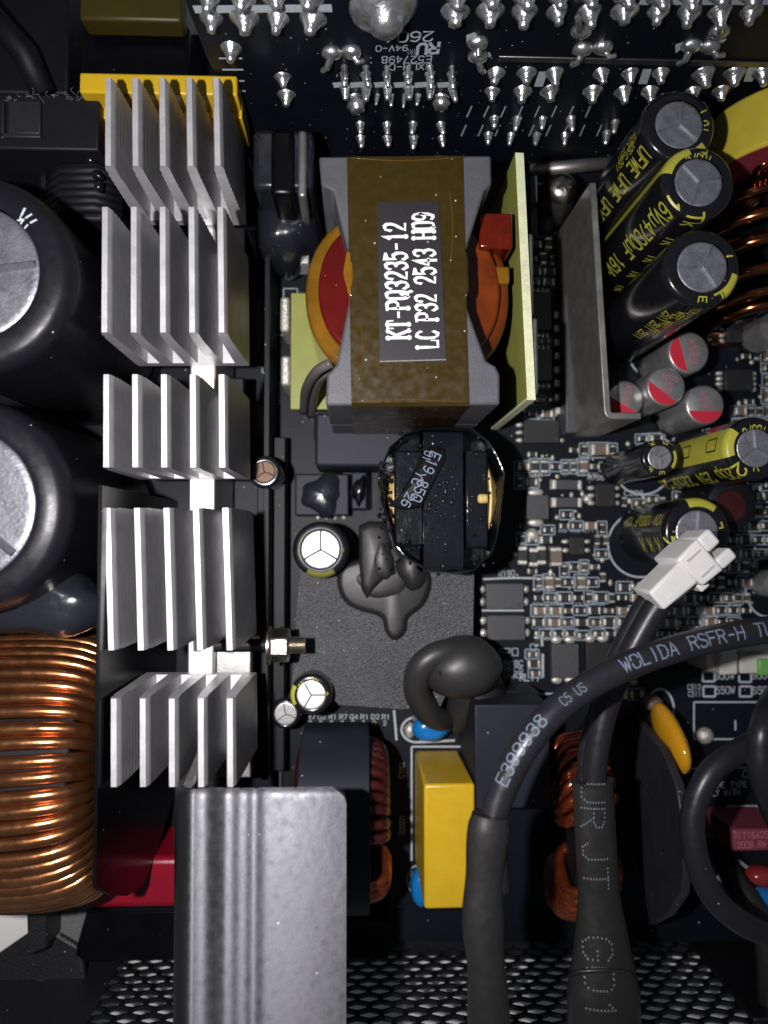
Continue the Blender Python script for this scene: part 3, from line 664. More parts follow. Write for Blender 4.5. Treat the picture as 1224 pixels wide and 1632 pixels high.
# transistors clamped on the stem, seen dark below the fins
k = 0
for (px, py) in ((380,235),(385,420),(385,655),(378,930),(385,1150)):
    p = P(px, py, 10); t = thing('power_transistor', (p.x, p.y, 0), ['','','','',''][k] or ['uppermost','second','third','fourth','lowest'][k]+' black power transistor clamped to the right side of the finned heatsink', 'transistor', None); k += 1
    MB().box(sx1-.25, p.y-5, 3, sx1+3.2, p.y+5, 13).build('body', 'black_plastic', t, bevel=.3)
    for j in (-2.5, 0, 2.5): MB().box(sx1+1.0, p.y+j-.4, 0, sx1+1.6, p.y+j+.4, 3.1).build('leg', 'tin', t)

# hex nut and screw on the right side of the heatsink
p = P(447, 1030, 19); t = thing('hex_nut', (p.x, p.y, p.z), 'silver hex nut with its screw end poking out beside the lower heatsink fins', 'nut')
hexr = 2.7; v = lambda xx: [(xx, p.y+hexr*math.cos(PI/3*i), p.z-1.2+hexr*math.sin(PI/3*i)) for i in range(6)]
MB().hexa(v(p.x-1.6), v(p.x+1.3)).build('nut', 'screw_steel', t, bevel=.3)
MB().cyl((p.x-2.1, p.y, p.z-1.2), (p.x-1.61, p.y, p.z-1.2), 3.0, 24).build('washer', 'screw_steel', t, bevel=.1)
th = MB(); prof = []
for i in range(10): prof += [(1.1, i*.26), (1.35, i*.26+.13)]
th.lathe(prof, (p.x+1.2, p.y, p.z-1.2), 18, axis=(1,0,0)); th.build('screw_thread', 'screw_steel', t)
MB().cyl((sx1-.5, p.y, p.z-1.2), (p.x-2.1, p.y, p.z-1.2), 1.0, 14).build('screw_shaft', 'black_plastic', t)

# ================================================================== electrolytic capacitors
def cap_profile(r, h, lip=.66, rr=.16):
    s = [(r*lip, h-.0*r), (r*(lip+.06), h+.02*r), (r*(1-rr), h-.01*r)]
    for i in range(1, 7): a = PI/2*i/6; s.append((r*(1-rr)+r*rr*math.sin(a), h-.01*r-r*rr*1.3*(1-math.cos(a))))
    zc = .10*h
    s += [(r, h*.6), (r, zc+.12*r), (r*.93, zc+.02*r), (r*.93, zc-.04*r), (r, zc-.14*r), (r*.99, .02*r), (r*.9, 0)]
    return s
def wrap(s, r):
    """distance down the sleeve from the lip -> radius, height, outward normal"""
    L = [0]
    for a, b in zip(s, s[1:]): L.append(L[-1] + math.hypot(b[0]-a[0], b[1]-a[1]))
    def at(d):
        d = max(0, min(d, L[-1]-1e-6)); i = 0
        while L[i+1] < d: i += 1
        t = (d-L[i])/(L[i+1]-L[i]); a, b = s[i], s[i+1]; dx, dz = b[0]-a[0], b[1]-a[1]; q = math.hypot(dx, dz)
        return a[0]+dx*t, a[1]+dz*t, -dz/q, dx/q
    return at
def capacitor(name, px, py, z, rpx, label, sleeve='black_sleeve', stripe=None, texts=(), disc='can_aluminium', lip=.66, vent=20, print_m='yellow_print', group=None, marks=0, blocks_n=5, zb=0, stripe_m='yellow_print', vents=3):
    c = P(px, py, z); r = rpx*(H-z)/F; h = z - zb; base = Vector((c.x, c.y, zb)); t = thing(name, base, label, 'capacitor', group)
    s = cap_profile(r, h, lip); seg = 48
    MB().lathe(s, base, seg, cap=False).build('sleeve', sleeve, t, smooth=70)
    # aluminium top pressed with a three-armed vent score
    dr = r*lip*1.01; top = h - .03*r; R = []; g = MB()
    rings = [0.001, .12, .3, .5, .7, .86, .95, 1.0]; n = 96
    for q in rings:
        ring = []
        for i in range(n):
            a = 2*PI*i/n; x = q*math.cos(a)*dr; y = q*math.sin(a)*dr; dz = 0
            ring.append((base.x+x, base.y+y, zb + top - (.03*r if q > .98 else 0) + dz))
        R.append(ring)
    g.rings(R, True, True); g.build('can_top', disc, t, smooth=True)
    for i in range(vents):
        a = math.radians(vent) + 2*PI*i/vents; dx, dy = math.cos(a), math.sin(a); wv = .045*r; zt2 = zb+top
        sc = MB(); e = Vector((-dy, dx, 0))*wv; d = Vector((dx, dy, 0)); o = Vector((base.x, base.y, zt2))
        sc.add([o+e*.9, o+d*dr*.93+e*.9, o+Vector((0,0,.075*r)), o+d*dr*.93+Vector((0,0,.075*r)), o-e*.9, o+d*dr*.93-e*.9], [(0,1,3,2),(2,3,5,4),(1,5,3)])
        sc.build('vent_score', 'dull_can' if px in (511, 496) else disc, t)
    at = wrap(s, r)
    def onto(a0, d0, spin=0):
        ca, sa = math.cos(math.radians(spin)), math.sin(math.radians(spin))
        def f(u, v, w_):
            U = u*ca - v*sa; V = u*sa + v*ca          # U runs down the can, V round it
            rr, zz, nr, nz = at(d0+U); a = math.radians(a0) + V/r; off = .035 + w_*.6
            return (base.x+(rr+nr*off)*math.cos(a), base.y+(rr+nr*off)*math.sin(a), zb+zz+nz*off)
        return f
    Ltot = r*(1-lip)+r*.3+h*.85
    if stripe:
        for (a0, a1) in (stripe if isinstance(stripe, list) else [stripe]):
            f = onto(0, 0); sm = MB(); nn = 8; rws = 26; vs = []; 
            for j in range(rws+1):
                for i in range(nn+1): vs.append(f(.1*r + (r*.75*j/16 if j <= 16 else r*.75 + (Ltot-r*.85)*(j-16)/(rws-16)), math.radians(a0+(a1-a0)*i/nn)*r, .0))
            sm.add(vs, [(j*(nn+1)+i, j*(nn+1)+i+1, (j+1)*(nn+1)+i+1, (j+1)*(nn+1)+i) for j in range(rws) for i in range(nn)])
            sm.build('stripe', stripe_m, t, smooth=50)
            dk = MB(); mid = (a0+a1)/2; wd = math.radians(a1-a0)*r; f = onto(mid, r*.5)
            for j in range(blocks_n):
                u0 = j*wd*1.9+wd*.4; wv = wd*.2; hv = wd*.42; th_ = wd*.03
                for (p0, p1) in (((u0,-wv),(u0+hv*1.5,-wv)),((u0,wv),(u0+hv*1.5,wv)),((u0,-wv),(u0,wv)),((u0+hv*1.5,-wv),(u0+hv*1.5,wv))):
                    du = Vector((p1[0]-p0[0], p1[1]-p0[1])).normalized(); nv = Vector((-du.y, du.x))*th_
                    m_ = 5; vs = []
                    for q in range(m_+1):
                        pp = Vector(p0).lerp(Vector(p1), q/m_); vs += [f(*(pp+nv), .03), f(*(pp-nv), .03)]
                    dk.add(vs, [(2*q, 2*q+1, 2*q+3, 2*q+2) for q in range(m_)])
            if blocks_n: dk.build('stripe_marks', 'dark_line_print', t)
    if texts:
        tm = MB()
        for k_, (txt, a0, d0, hh, spin) in enumerate(texts):
            g_ = onto(a0, d0*r, spin); lettering(tm, txt, hh*r, (lambda u, v, w_, g_=g_, k_=k_: g_(u, v, w_+k_*.004)), weight=.15, step=.045*r)
        tm.build('lettering', print_m, t)
    return t
# text spin: 0 = runs down the can; 90 = runs round it
cap = capacitor
cap('electrolytic_capacitor', 1083, 198, 38, 62, 'tall black capacitor with yellow print at the top right, uppermost of the leaning three', stripe=(-75,-40), vent=80, blocks_n=0,
    texts=[('UFWE UFWE UFWE UFWE', 205, .55, .42, 0), ('105%C 2511', 178, .7, .2, 0), ('105%C 2511', 186, .9, .2, 0), ('T', 22, .16, .42, 90), ('16', -18, .12, .36, 90)])
cap('electrolytic_capacitor', 1114, 290, 39, 62, 'tall black capacitor printed with 16V and 4700 in yellow, middle of the leaning three', stripe=(105,165), vent=12, blocks_n=0,
    texts=[('16Vu4700uF 16Vu4700uF', 205, .12, .50, 0), ('Tk  Tk  Tk  Tk  Tk', 252, .18, .46, 0), ('105%C', 60, .1, .3, 90), ('E', 74, .45, .3, 90)])
cap('electrolytic_capacitor', 1120, 425, 39, 65, 'tall black capacitor with yellow wedge beside the copper coil, lowest of the leaning three', stripe=(-52,-12), vent=65, blocks_n=0,
    texts=[('FWE UFWE UFWE UFWE', 292, .12, .42, 0), ('E 105 2511', 262, .12, .24, 0), ('WRFC WRFC WRFC', 250, .9, .22, 0), ('2511 2511 2511', 236, 1.2, .24, 0), ('7', 15, .14, .5, 90)])
cap('electrolytic_capacitor', 1205, 714, 27, 52, 'black capacitor with a broad yellow side stripe and 220 print at the right edge', stripe=(140,198), vent=95, blocks_n=3, lip=.62,
    texts=[('220u 25V 220uF 25V', 218, .12, .5, 0), ('K', 262, .1, .4, 90), ('105%C', 60, .1, .35, 90)])
cap('electrolytic_capacitor', 1052, 729, 20, 30, 'small black capacitor with yellow collar marks next to the yellow striped one', stripe=(-40,25), vent=30, blocks_n=0, lip=.66,
    texts=[('F', 220, .12, .3, 0), ('E', 268, .12, .3, 0), ('K', 110, .12, .3, 0), ('E', 60, .12, .3, 0)])
cap('electrolytic_capacitor', 1112, 848, 21, 56, 'black capacitor with yellow wedge partly covered by the white plug', stripe=(52,108), vent=85, blocks_n=1, lip=.64,
    texts=[('10V', 172, .08, .42, 90), ('K K K K', 190, .14, .42, 0), ('T', 222, .12, .44, 90), ('10V 1000uF 10V', 150, .5, .3, 0), ('L', 10, .1, .4, 90)])
cap('electrolytic_capacitor', 511, 876, 15, 45, 'small capacitor with a blazing bright top at the corner of the grey fibre sheet', vent=90, stripe=[(238,302)], blocks_n=1, stripe_m='olive_print', print_m='olive_print', lip=.7, sleeve='grey_sleeve', disc='can_aluminium',
    texts=[('35V', 130, .08, .26, 90), ('B', -5, .1, .3, 90), ('220', 178, .1, .26, 90)])
cap('electrolytic_capacitor', 496, 1108, 13, 33, 'small capacitor with yellow collar and shiny top below the hex nut', vent=0, stripe=[(150,210)], blocks_n=0, lip=.7, disc='stem_aluminium',
    texts=[('50V', 120, .06, .34, 90), ('C', 0, .1, .34, 90), ('10u', 60, .1, .3, 90)])
cap('electrolytic_capacitor', 421, 752, 15, 26, 'tiny dark capacitor with a coppery top right of the third fin block', vent=100, sleeve='black_sleeve', disc='coppery_can', lip=.66)
cap('electrolytic_capacitor', 455, 1138, 9, 24, 'small capacitor with a dull white top half hidden in the shade beside the heatsink', vent=100, disc='dull_can', lip=.75)
cap('bulk_capacitor', -50, 432, 43, 163, 'upper of two very large grey sleeved capacitors at the left edge', sleeve='grey_sleeve', disc='bulk_can', vent=8, lip=.68, print_m='white_print',
    texts=[('TK', 36, .14, .19, 90)])
cap('bulk_capacitor', -72, 806, 43, 176, 'lower of two very large grey sleeved capacitors at the left edge', sleeve='grey_sleeve', disc='bulk_can', vent=200, lip=.71)
# dark round part behind the plug
p = P(1168, 805, 12); t = thing('black_disc_part', (p.x, p.y, 0), 'dark round component with a dull brownish top behind the white plug', 'component')
MB().lathe([(4.6,0),(4.6,10),(4.1,11.6),(3.0,12),(.01,12)], (p.x,p.y,0), 32).build('shell', 'black_plastic', t, smooth=50)
MB().lathe([(2.6,0),(2.5,.15),(.01,.16)], (p.x-.4,p.y-.2,12.0), 24).build('top_patch', 'maroon_wire', t)
# silver solid cans
def can(px, py, z, rpx, chord, label, txt):
    c = P(px, py, z); r = rpx*(H-z)/F; t = thing('solid_capacitor', (c.x, c.y, 0), label, 'capacitor', 'silver solid capacitors with a red segment')
    s = [(r*1.12, 0), (r*1.12, .8), (r*.98, 1.2), (r, z-r*.2), (r*.95, z-r*.06), (r*.85, z), (.01, z)]
    MB().lathe(s[2:], (c.x, c.y, 0), 40).build('can', 'dull_can', t, smooth=60)
    MB().lathe([(r*1.12,0),(r*1.12,1.0),(r*.9,1.3)], (c.x,c.y,0), 8).build('base', 'black_plastic', t)
    a0 = math.radians(chord); h = .42; pts = []
    for i in range(21):
        a = a0 - math.acos(h)*1.08 + 2*math.acos(h)*1.08*i/20; pts.append((c.x+r*.9*math.cos(a), c.y+r*.9*math.sin(a), z+.03))
    MB().add(pts, [tuple(range(len(pts)))]).build('red_segment', 'red_print', t)
    tm = MB(); dirv = Vector((math.cos(a0), math.sin(a0), 0)); cc = Vector((c.x, c.y, z+.04)) - dirv*r*.22; tilt = math.radians(-14 if 210 < chord < 260 else 2)
    du = Vector((math.cos(tilt), math.sin(tilt), 0)); dv = Vector((-du.y, du.x, 0)); hh = r*.22; tall = len(txt)*hh*1.35
    if chord == 270: cc = cc + dv*r*.08
    for i, s_ in enumerate(txt):
        wd_ = lettering(MB(), s_, hh, flat(cc, du, dv), weight=.12); o = cc - du*wd_*.5 + dv*(tall*.5 - (i+1)*hh*1.35)
        lettering(tm, s_, hh, flat(o, du, dv), weight=.12)
    tm.build('lettering', 'faded_red_print', t)
can(1098, 561, 13, 35, 195, 'silver can with a red left segment, uppermost of the four tucked below the big capacitors', ['RC', '470', '16V', 'D4D'])
can(1062, 616, 13, 33, 232, 'silver can with a red lower left segment, brightest and second of the four', ['RC470', '16V', 'D4D'])
can(997, 636, 11, 31, 240, 'silver can standing inside the corner of the aluminium bracket', ['RC', '470', '16V', 'D4D'])
can(1124, 645, 13, 33, 270, 'silver can with a red lower segment, lowest of the four and nearest the yellow stripe', ['RC', '470', '16V'])
c1 = P(1240, 520, 8); t = thing('solid_capacitor', (c1.x, c1.y, 0), 'plain silver can cut by the right edge beside the copper coil', 'capacitor')
MB().lathe([(2.9,.0),(2.9,6.2),(2.6,7),(.01,7)], (c1.x,c1.y,0), 30).build('can', 'dull_can', t, smooth=50)
MB().lathe([(3.3,0),(3.3,.9),(2.6,1)], (c1.x,c1.y,0), 8).build('base', 'black_plastic', t)
c1 = P(1228, 930, 3); t = thing('solid_capacitor', (c1.x, c1.y, 0), 'low dark topped can cut by the right edge beside the white plug', 'capacitor')
MB().lathe([(2.4,.0),(2.4,4.4),(2.1,5),(.01,5)], (c1.x,c1.y,0), 30).build('can', 'dull_can', t, smooth=50)

# ================================================================== main transformer
ZTR = 38.0
tr = thing('power_transformer', P(650, 450, 0), 'large grey ferrite transformer wrapped in brown tape with a black and white label', 'transformer')
core_px = [(508,249),(783,247),(784,293),(772,304),(741,405),(741,480),(775,575),(790,583),(797,597),(797,645),(519,646),(521,597),(536,581),(556,483),(556,407),(531,304),(512,295)]
pts = [P(x, y, ZTR) for x, y in core_px]
def core(z0, z1, name='core_half'):
    MB().prism([(p.x, p.y) for p in pts], z0, z1).build(name, 'ferrite', tr, bevel=.35)
core(21.3, ZTR); core(3.5, 21.1)
# tape over top and down the two ends
tp = []
q = [P(553,249,ZTR), P(736,247,ZTR), P(748,645,ZTR), P(560,646,ZTR)]; top = Vector((0,0,.12))
tb = MB(); out = .14
n0, n1 = Vector((0,out,0)), Vector((0,-out,0))
rowsx = []
for (zz) in (4.5, 21, ZTR-.4): rowsx.append([Vector((q[0].x,q[0].y,zz))+n0, Vector((q[1].x,q[1].y,zz))+n0])
rowsx.append([q[0]+Vector((0,-.3,.14)), q[1]+Vector((0,-.3,.14))])
for f in (.25,.5,.75): rowsx.append([q[0].lerp(q[3],f)+Vector((0,0,.14)), q[1].lerp(q[2],f)+Vector((0,0,.14))])
rowsx.append([q[3]+Vector((0,.3,.14)), q[2]+Vector((0,.3,.14))])
for zz in (ZTR-.4, 21, 4.5): rowsx.append([Vector((q[3].x,q[3].y,zz))+n1, Vector((q[2].x,q[2].y,zz))+n1])
vs = [p for r in rowsx for p in r]; tb.add(vs, [(2*i, 2*i+1, 2*i+3, 2*i+2) for i in range(len(rowsx)-1)])
tb.build('tape_wrap', 'amber_tape', tr, smooth=30)
q2 = [P(556,251,ZTR+.17), P(738,249,ZTR+.17), P(743,470,ZTR+.17), P(559,474,ZTR+.17)]
MB().sheet(q2, (0,0,1), .05).build('tape_layer', 'amber_tape', tr)
for pts_ in ([(560,252),(640,256),(733,251)], [(566,640),(650,637),(745,641)], [(716,300),(722,360),(718,420)], [(575,520),(580,560),(572,610)]):
    MB().tube(spline([P(x, y, ZTR+.2) for x, y in pts_], 6), .07, 6).build('tape_crease', 'crease_amber', tr, smooth=True)
lab = [P(601,323,ZTR+.24), P(605,576,ZTR+.24), P(711,573,ZTR+.24), P(699,321,ZTR+.24)]
MB().sheet(lab, (0,0,1), .14).build('label', 'label_black', tr)
lb = MB(); zz = ZTR+.24+.15
px_text(lb, 'KT-PQ3235-12', (652,538), (646,352), 34, zz, serif=True, adv=.62)
px_text(lb, 'LC P32 2543 H09', (698,553), (690,336), 33, zz, serif=True, adv=.62)
lb.build('label_lettering', 'label_white', tr)
ed = MB(); a = P(605,577,zz); b = P(711,574,zz); ed.add([a, b, b+Vector((0,.14,.0)), a+Vector((0,.14,0))], [(0,1,2,3)]); ed.build('label_edge', 'paper_edge', tr)
# winding bulges of the bobbin
cL = P(560, 455, 30)
def arcwall(cx, cy, rx, ry, a0, a1, z0, z1, n=24): return [(cx+rx*math.cos(math.radians(a0+(a1-a0)*i/n)), cy+ry*math.sin(math.radians(a0+(a1-a0)*i/n))) for i in range(n+1)]
yc = P(0, 452, 31).y; xr = P(560, 0, 31).x
xl = P(486, 452, 31).x; yt_ = P(0, 335, 31).y; yb_ = P(0, 590, 31).y
po = arcwall(xr+1.5, (yt_+yb_)/2, xr+1.5-xl, (yt_-yb_)/2, 90, 270, 0, 0)
MB().prism(po, 9, 31).build('winding', 'amber_film', tr, bevel=1.1, seg=3)
xl2 = P(507, 452, 33).x; pi_ = arcwall(xr+1.5, (yt_+yb_)/2, xr+1.5-xl2, (yt_-yb_)/2*.80, 90, 270, 0, 0)
MB().prism(pi_, 30, 33).build('inner_winding', 'red_film', tr, bevel=.5, seg=3)
xr2 = P(740, 0, 31).x; xe = P(812, 460, 30).x
po = arcwall(xr2-1, (yt_+yb_)/2+.3, xe-xr2+1, (yt_-yb_)/2, -90, 90, 0, 0)
MB().prism(po, 9, 30).build('winding', 'orange_film', tr, bevel=1.1, seg=3)
po = arcwall(xr2-1, (yt_+yb_)/2+.3, (xe-xr2+1)*.78, (yt_-yb_)/2*.82, -90, 90, 0, 0)
MB().prism(po, 29, 31.5).build('inner_winding', 'orange_film', tr, bevel=.5, seg=3)
a = P(764,395,32.5); b = P(817,339,32.5); MB().box(a.x, a.y, 22, b.x, b.y, 32.5).build('terminal_block', 'red_block', tr, bevel=.35)
a = P(788,452,31); b = P(812,425,31); MB().box(a.x, a.y, 24, b.x, b.y, 31.2).build('terminal_tab', 'amber_film', tr, bevel=.3)
a = P(760,402,33); b = P(775,340,33)
MB().box(P(524,0,3).x, P(0,655,3).y, 0, P(790,0,3).x, P(0,240,3).y, 3.4).build('bobbin_base', 'black_plastic', tr, bevel=.3)
for s_ in ((553,405,2.2,3.2),(737,405,1.2,3.5)):
    p = P(s_[0], s_[1], ZTR+.1); MB().blob((p.x+.4, p.y-2.5, ZTR+.05), s_[2]*.38, 3.0, .2, 16, 8, .25, 5).build('tape_fold', 'amber_film' if s_[0] < 600 else 'amber_tape', tr, smooth=True)
# grey lead wires leaving the transformer
for i, pp in enumerate(([(528,578,30),(505,592,28),(488,620,20),(484,655,8)],[(528,588,26),(510,602,24),(500,628,16),(497,660,6)])):
    t = thing('lead_wire', P(pp[-1][0], pp[-1][1], 0), ['outer','inner'][i]+' of two greyish brown wires curling down at the lower left of the transformer', 'wire')
    MB().tube(spline([P(*q_) for q_ in pp], 8), .75, 12).build('insulation', 'grey_wire', t, smooth=True)
    e = P(*pp[-1]); MB().cyl(e, (e.x, e.y, 0), .4, 10).build('bare_end', 'tin', t)

# upright yellow-green board at the right of the transformer
ub = thing('side_circuit_board', P(800, 460, 0), 'upright bare yellow green board standing right of the large transformer', 'circuit board')
A = P(821,243,32); B = P(840,637,32); th_ = 1.15; b0 = 4.0
sh = [Vector((A.x,A.y,32)), Vector((B.x,B.y,32)), Vector((B.x,B.y,b0)), Vector((A.x,A.y,b0))]
MB().sheet(sh, (1,-.03,0), th_).build('board', 'bare_board', ub)
MB().sheet([p + Vector((.02,0,.02)) if p.z > 10 else p for p in [Vector((A.x,A.y-.03,32.0)), Vector((B.x,B.y+.03,32.0)), Vector((B.x,B.y+.03,31.4)), Vector((A.x,A.y-.03,31.4))]], (1,-.03,0), th_+.03).build('cut_edge', 'board_edge', ub)
MB().box(B.x-.02, B.y-.05, b0, B.x+th_+.02, B.y+.3, 32.03).build('cut_edge', 'board_edge', ub)
for (y0, y1, zt_) in ((370,500,31.5),(505,628,31.8)):
    a = P(851, y0, zt_); b = P(851, y1, zt_); xx = A.x + (B.x-A.x)*((y0+y1)/2-243)/394
    MB().box(xx+th_+.02, b.y, zt_-12, xx+th_+.85, a.y, zt_-.4).build('solder_strip', 'board_tin', ub, bevel=.3)
for (py_, zz_) in ((350,22),(300,24)):
    a = P(846, py_, zz_); MB().box(a.x, a.y-2, zz_-8, a.x+1, a.y+2, zz_).build('surface_part', 'chip_grey', ub, bevel=.1)
# lower board piece left of the transformer
a = P(463,652,9); b = P(560,468,9); MBx = MB().box(a.x, a.y, 7.6, b.x, b.y, 9)
tag(MBx.build('spacer_board', 'bare_board', bevel=.1), 'pale yellow green board piece peeping out left of the transformer windings', 'board')
for (px_, py_, w_, h_, z_) in ((454,500,3.0,6,9),(455,590,3.2,5.0,10)):
    p = P(px_, py_, z_); MB().box(p.x-.8, p.y-h_/2, 0, p.x+.8, p.y+h_/2, z_).build('silver_block', 'flux_solder', bevel=.5)
    o = bpy.data.objects[-1] if False else None
bl = [o for o in COL.objects if o.name.startswith('silver_block')]
tag(bl[0], 'upper silvery soldered lump at the left rim of the pale green board piece', 'solder lump'); tag(bl[1], 'lower silvery soldered lump at the left rim of the pale green board piece', 'solder lump')

# wound part under glossy black tape between heatsink and transformer
tw = thing('taped_coil', P(460, 270, 0), 'glossy black taped coil between the top fin block and the transformer', 'coil')
a = P(402,300,24); b = P(500,205,24); MB().box(a.x, a.y, 0, b.x, b.y, 24).build('core', 'clear_glue', tw, bevel=1.0, seg=3)
a = P(430,302,26); b = P(468,206,26); MB().box(a.x, a.y-.4, 10, b.x, b.y+.6, 25.2).build('tape', 'black_sheet', tw, bevel=.8, seg=3)
a = P(474,302,26); b = P(488,208,26); MB().box(a.x, a.y-.6, 8, b.x, b.y+.7, 25.0).build('tape_highlight', 'dull_aluminium', tw, bevel=.5, seg=3)  # solid strip shaped as the smeared highlight on the glossy tape
a = P(405,410,14); b = P(500,300,14); MB().blob(((a.x+b.x)/2, (a.y+b.y)/2, 8), abs(b.x-a.x)*.55, abs(b.y-a.y)*.55, 8.5, 28, 14, .15, 4, power=.6).build('glue_cover', 'clear_glue', tw, smooth=True)
a = P(455,418,10); b = P(492,402,10); MB().box(a.x, a.y, 4, b.x, b.y, 9.5).build('foil', 'tin', tw, bevel=.3)
# dark glued parts under the transformer foot
for i, (x0, y0, x1, y1, z_, l) in enumerate(((470,755,556,822,5,'dark glue covered chip left of the varnished coil'),(560,752,585,812,6,'narrow dark part with shiny clear glue left of the varnished coil'),(500,655,590,700,9,'dark glued block under the lower left corner of the transformer'))):
    t = thing('glued_part', P((x0+x1)/2, (y0+y1)/2, 0), l, 'component'); a = P(x0,y1,z_); b = P(x1,y0,z_)
    MB().box(a.x, a.y, 0, b.x, b.y, z_).build('body', 'navy_plastic', t, bevel=.3)
    MB().blob(((a.x+b.x)/2, (a.y+b.y)/2, z_-.5), (b.x-a.x)*.45, (b.y-a.y)*.45, 1.4, 24, 10, .35, i).build('glue', 'varnish_sparkle' if i == 1 else 'clear_glue', t, smooth=True)
for (x, y, i) in ((455,722,0),(432,818,1),(463,838,2),(492,838,3)):
    pass
a = P(640,720,16); b = P(500,650,16)
MB().box(b.x, P(0,742,12).y, 0, P(735,0,12).x, P(0,655,12).y, 12).build('coil_former', 'navy_plastic', bevel=.5)
tag(bpy.data.objects['coil_former'], 'dark plastic block between the transformer foot and the varnished coil', 'block')

# ================================================================== varnished black coil
vc = thing('varnished_coil', P(705, 797, 0), 'black taped coil coated in glossy varnish with a slanted printed tag', 'coil')
outer = [(620,712),(645,690),(673,681),(715,679),(752,680),(780,702),(797,730),(806,755),(803,790),(798,828),(793,860),(785,882),(757,911),(720,915),(683,911),(650,892),(628,872),(617,830),(606,795),(605,745)]
zc = 25
def inset(poly, c, s): return [(c[0]+(x-c[0])*s, c[1]+(y-c[1])*s) for x, y in poly]
R = []
for (s, z) in ((.97, 0), (.99, 12), (1, zc-3), (1.0, zc-.6), (.985, zc), (.965, zc-.1), (.955, zc-2), (.94, zc-6), (.5, zc-6.5), (.01, zc-6.5)):
    R.append([Vector((p.x + random.uniform(-.06,.06), p.y + random.uniform(-.06,.06), z + (random.uniform(-.3,.3) if z > 20 else 0))) for p in [P(x, y, zc) for x, y in inset(outer, (705,797), s)]])
MB().rings(R).build('tape_wall', 'varnish', vc, smooth=60)
def pbox(x0, y0, x1, y1, z0, z1): a = P(x0, y1, z1); b = P(x1, y0, z1); return MB().box(a.x, a.y, z0, b.x, b.y, z1)
pbox(628,718,677,871,5,zc-1.5).build('core_half', 'varnish', vc, bevel=.4)
pbox(741,718,778,874,5,zc-1.0).build('core_half', 'varnish', vc, bevel=.4)
gb = MB(); a = P(673,0,zc+.8); b = P(735,0,zc+.8); ya = P(0,682,zc+.8).y; yb2 = P(0,912,zc+.8).y
prof = [(yb2-.1, 8), (yb2-.1, zc-.3), (yb2+.35, zc+.5), (yb2+1.2, zc+.8)] + [(yb2+(ya-yb2)*f, zc+.8+.12*math.sin(f*9)) for f in (.2,.35,.5,.65,.8)] + [(ya-1.2, zc+.8), (ya-.3, zc+.4), (ya, zc-.5), (ya, 8)]
gb.rings([[(x, y, z) for y, z in prof] + [(x, y, z-.6 if z > 9 else z) for y, z in reversed(prof)] for x in (a.x, (a.x*2+b.x)/3, (a.x+b.x*2)/3, b.x)], True, True)
gb.build('tape_band', 'varnish', vc, bevel=.12, smooth=40)
for (cx, sg) in ((630,-1),(780,1)):
    for i in range(5):
        pp = []
        for j in range(13):
            aa = -1.1+2.2*j/12; pp.append(P(cx + sg*(i*1.6+12*(math.cos(aa)-.8)), 796-55*math.sin(aa)*(1-.06*i), zc-2.2-i*.55))
        MB().tube(pp, .3, 8).build('gold_wire', 'cream_wire', vc, smooth=True)
pbox(762,787,779,802,16,zc-.5).build('bobbin_tab', 'cream_wire', vc, bevel=.4)
# slanted heat-shrunk tag
tg = [(617,806),(634,810),(640,812),(672,808),(696,760),(711,731),(709,716),(697,710),(684,712),(668,735),(645,775),(628,797)]
n_ = len(tg); cxy = (668,765); R = []
for s, z in ((1.0, zc+.9), (1.0, zc+1.3), (.9, zc+1.9), (.6, zc+2.2), (.02, zc+2.3)):
    R.append([P(x, y, z) for x, y in inset(tg, cxy, s)])
MB().rings(R).build('print_tag', 'black_sleeve', vc, smooth=50)
tt = MB(); zt3 = zc+2.42
px_text(tt, 'E19 850', (687,719), (653,797), 17, zt3, weight=.13); px_text(tt, 'YC 26', (665,750), (637,806), 15, zt3, weight=.13); px_text(tt, '01', (678,718), (672,733), 13, zt3, weight=.13)
tt.build('tag_lettering', 'blue_white_print', vc)
# lumps of varnish on the coil
rnd2 = random.Random(4)
dr_ = MB()
for i in range(260):
    if i < 70: x, y, z = rnd2.uniform(603,625), rnd2.gauss(795,38), zc-rnd2.uniform(0,2)
    elif i < 150: x, y, z = rnd2.gauss(695,20), rnd2.gauss(800,45), zc+.85
    else: x, y, z = rnd2.uniform(630,790), rnd2.uniform(690,905), zc-.9
    p = P(x, y, z); s = rnd2.uniform(.12,.36); dr_.blob(p, s, s*rnd2.uniform(.7,1.5), s*.6, 7, 4)
dr_.build('varnish_drops', 'varnish', vc, smooth=True, kind='stuff')
# ================================================================== grey fibre sheet and glue
fs = [(478,905),(756,908),(754,1022),(700,1130),(640,1131),(600,1128),(540,1124),(512,1092),(464,1098),(470,1000)]
ps = [P(x, y, 9) for x, y in fs]
tag(MB().prism([(p.x, p.y) for p in ps], 8.5, 9).build('fibre_sheet', 'fish_paper', bevel=.08), 'speckled dark grey fibre sheet lying in the middle below the varnished coil', 'insulating sheet')
for nm, (x0, y0, x1, y1) in {'a': (500,930,740,1100)}.items():
    a = P(x0,y1,8); b = P(x1,y0,8); tag(MB().box(a.x, a.y, 0, b.x, b.y, 8.4).build('relay_block', 'black_plastic', bevel=.2), 'black block that carries the grey fibre sheet from below', 'block')
g = thing('glue_puddle', P(612, 945, 9), 'dull black glue puddle with a drip on the grey fibre sheet', 'glue')
pu = [(537,925),(541,945),(552,962),(572,973),(597,980),(609,987),(613,1005),(622,1018),(635,1019),(647,1006),(651,985),(672,968),(684,947),(687,922),(678,903),(655,893),(640,880),(628,868),(605,876),(580,888),(552,898),(540,910)]
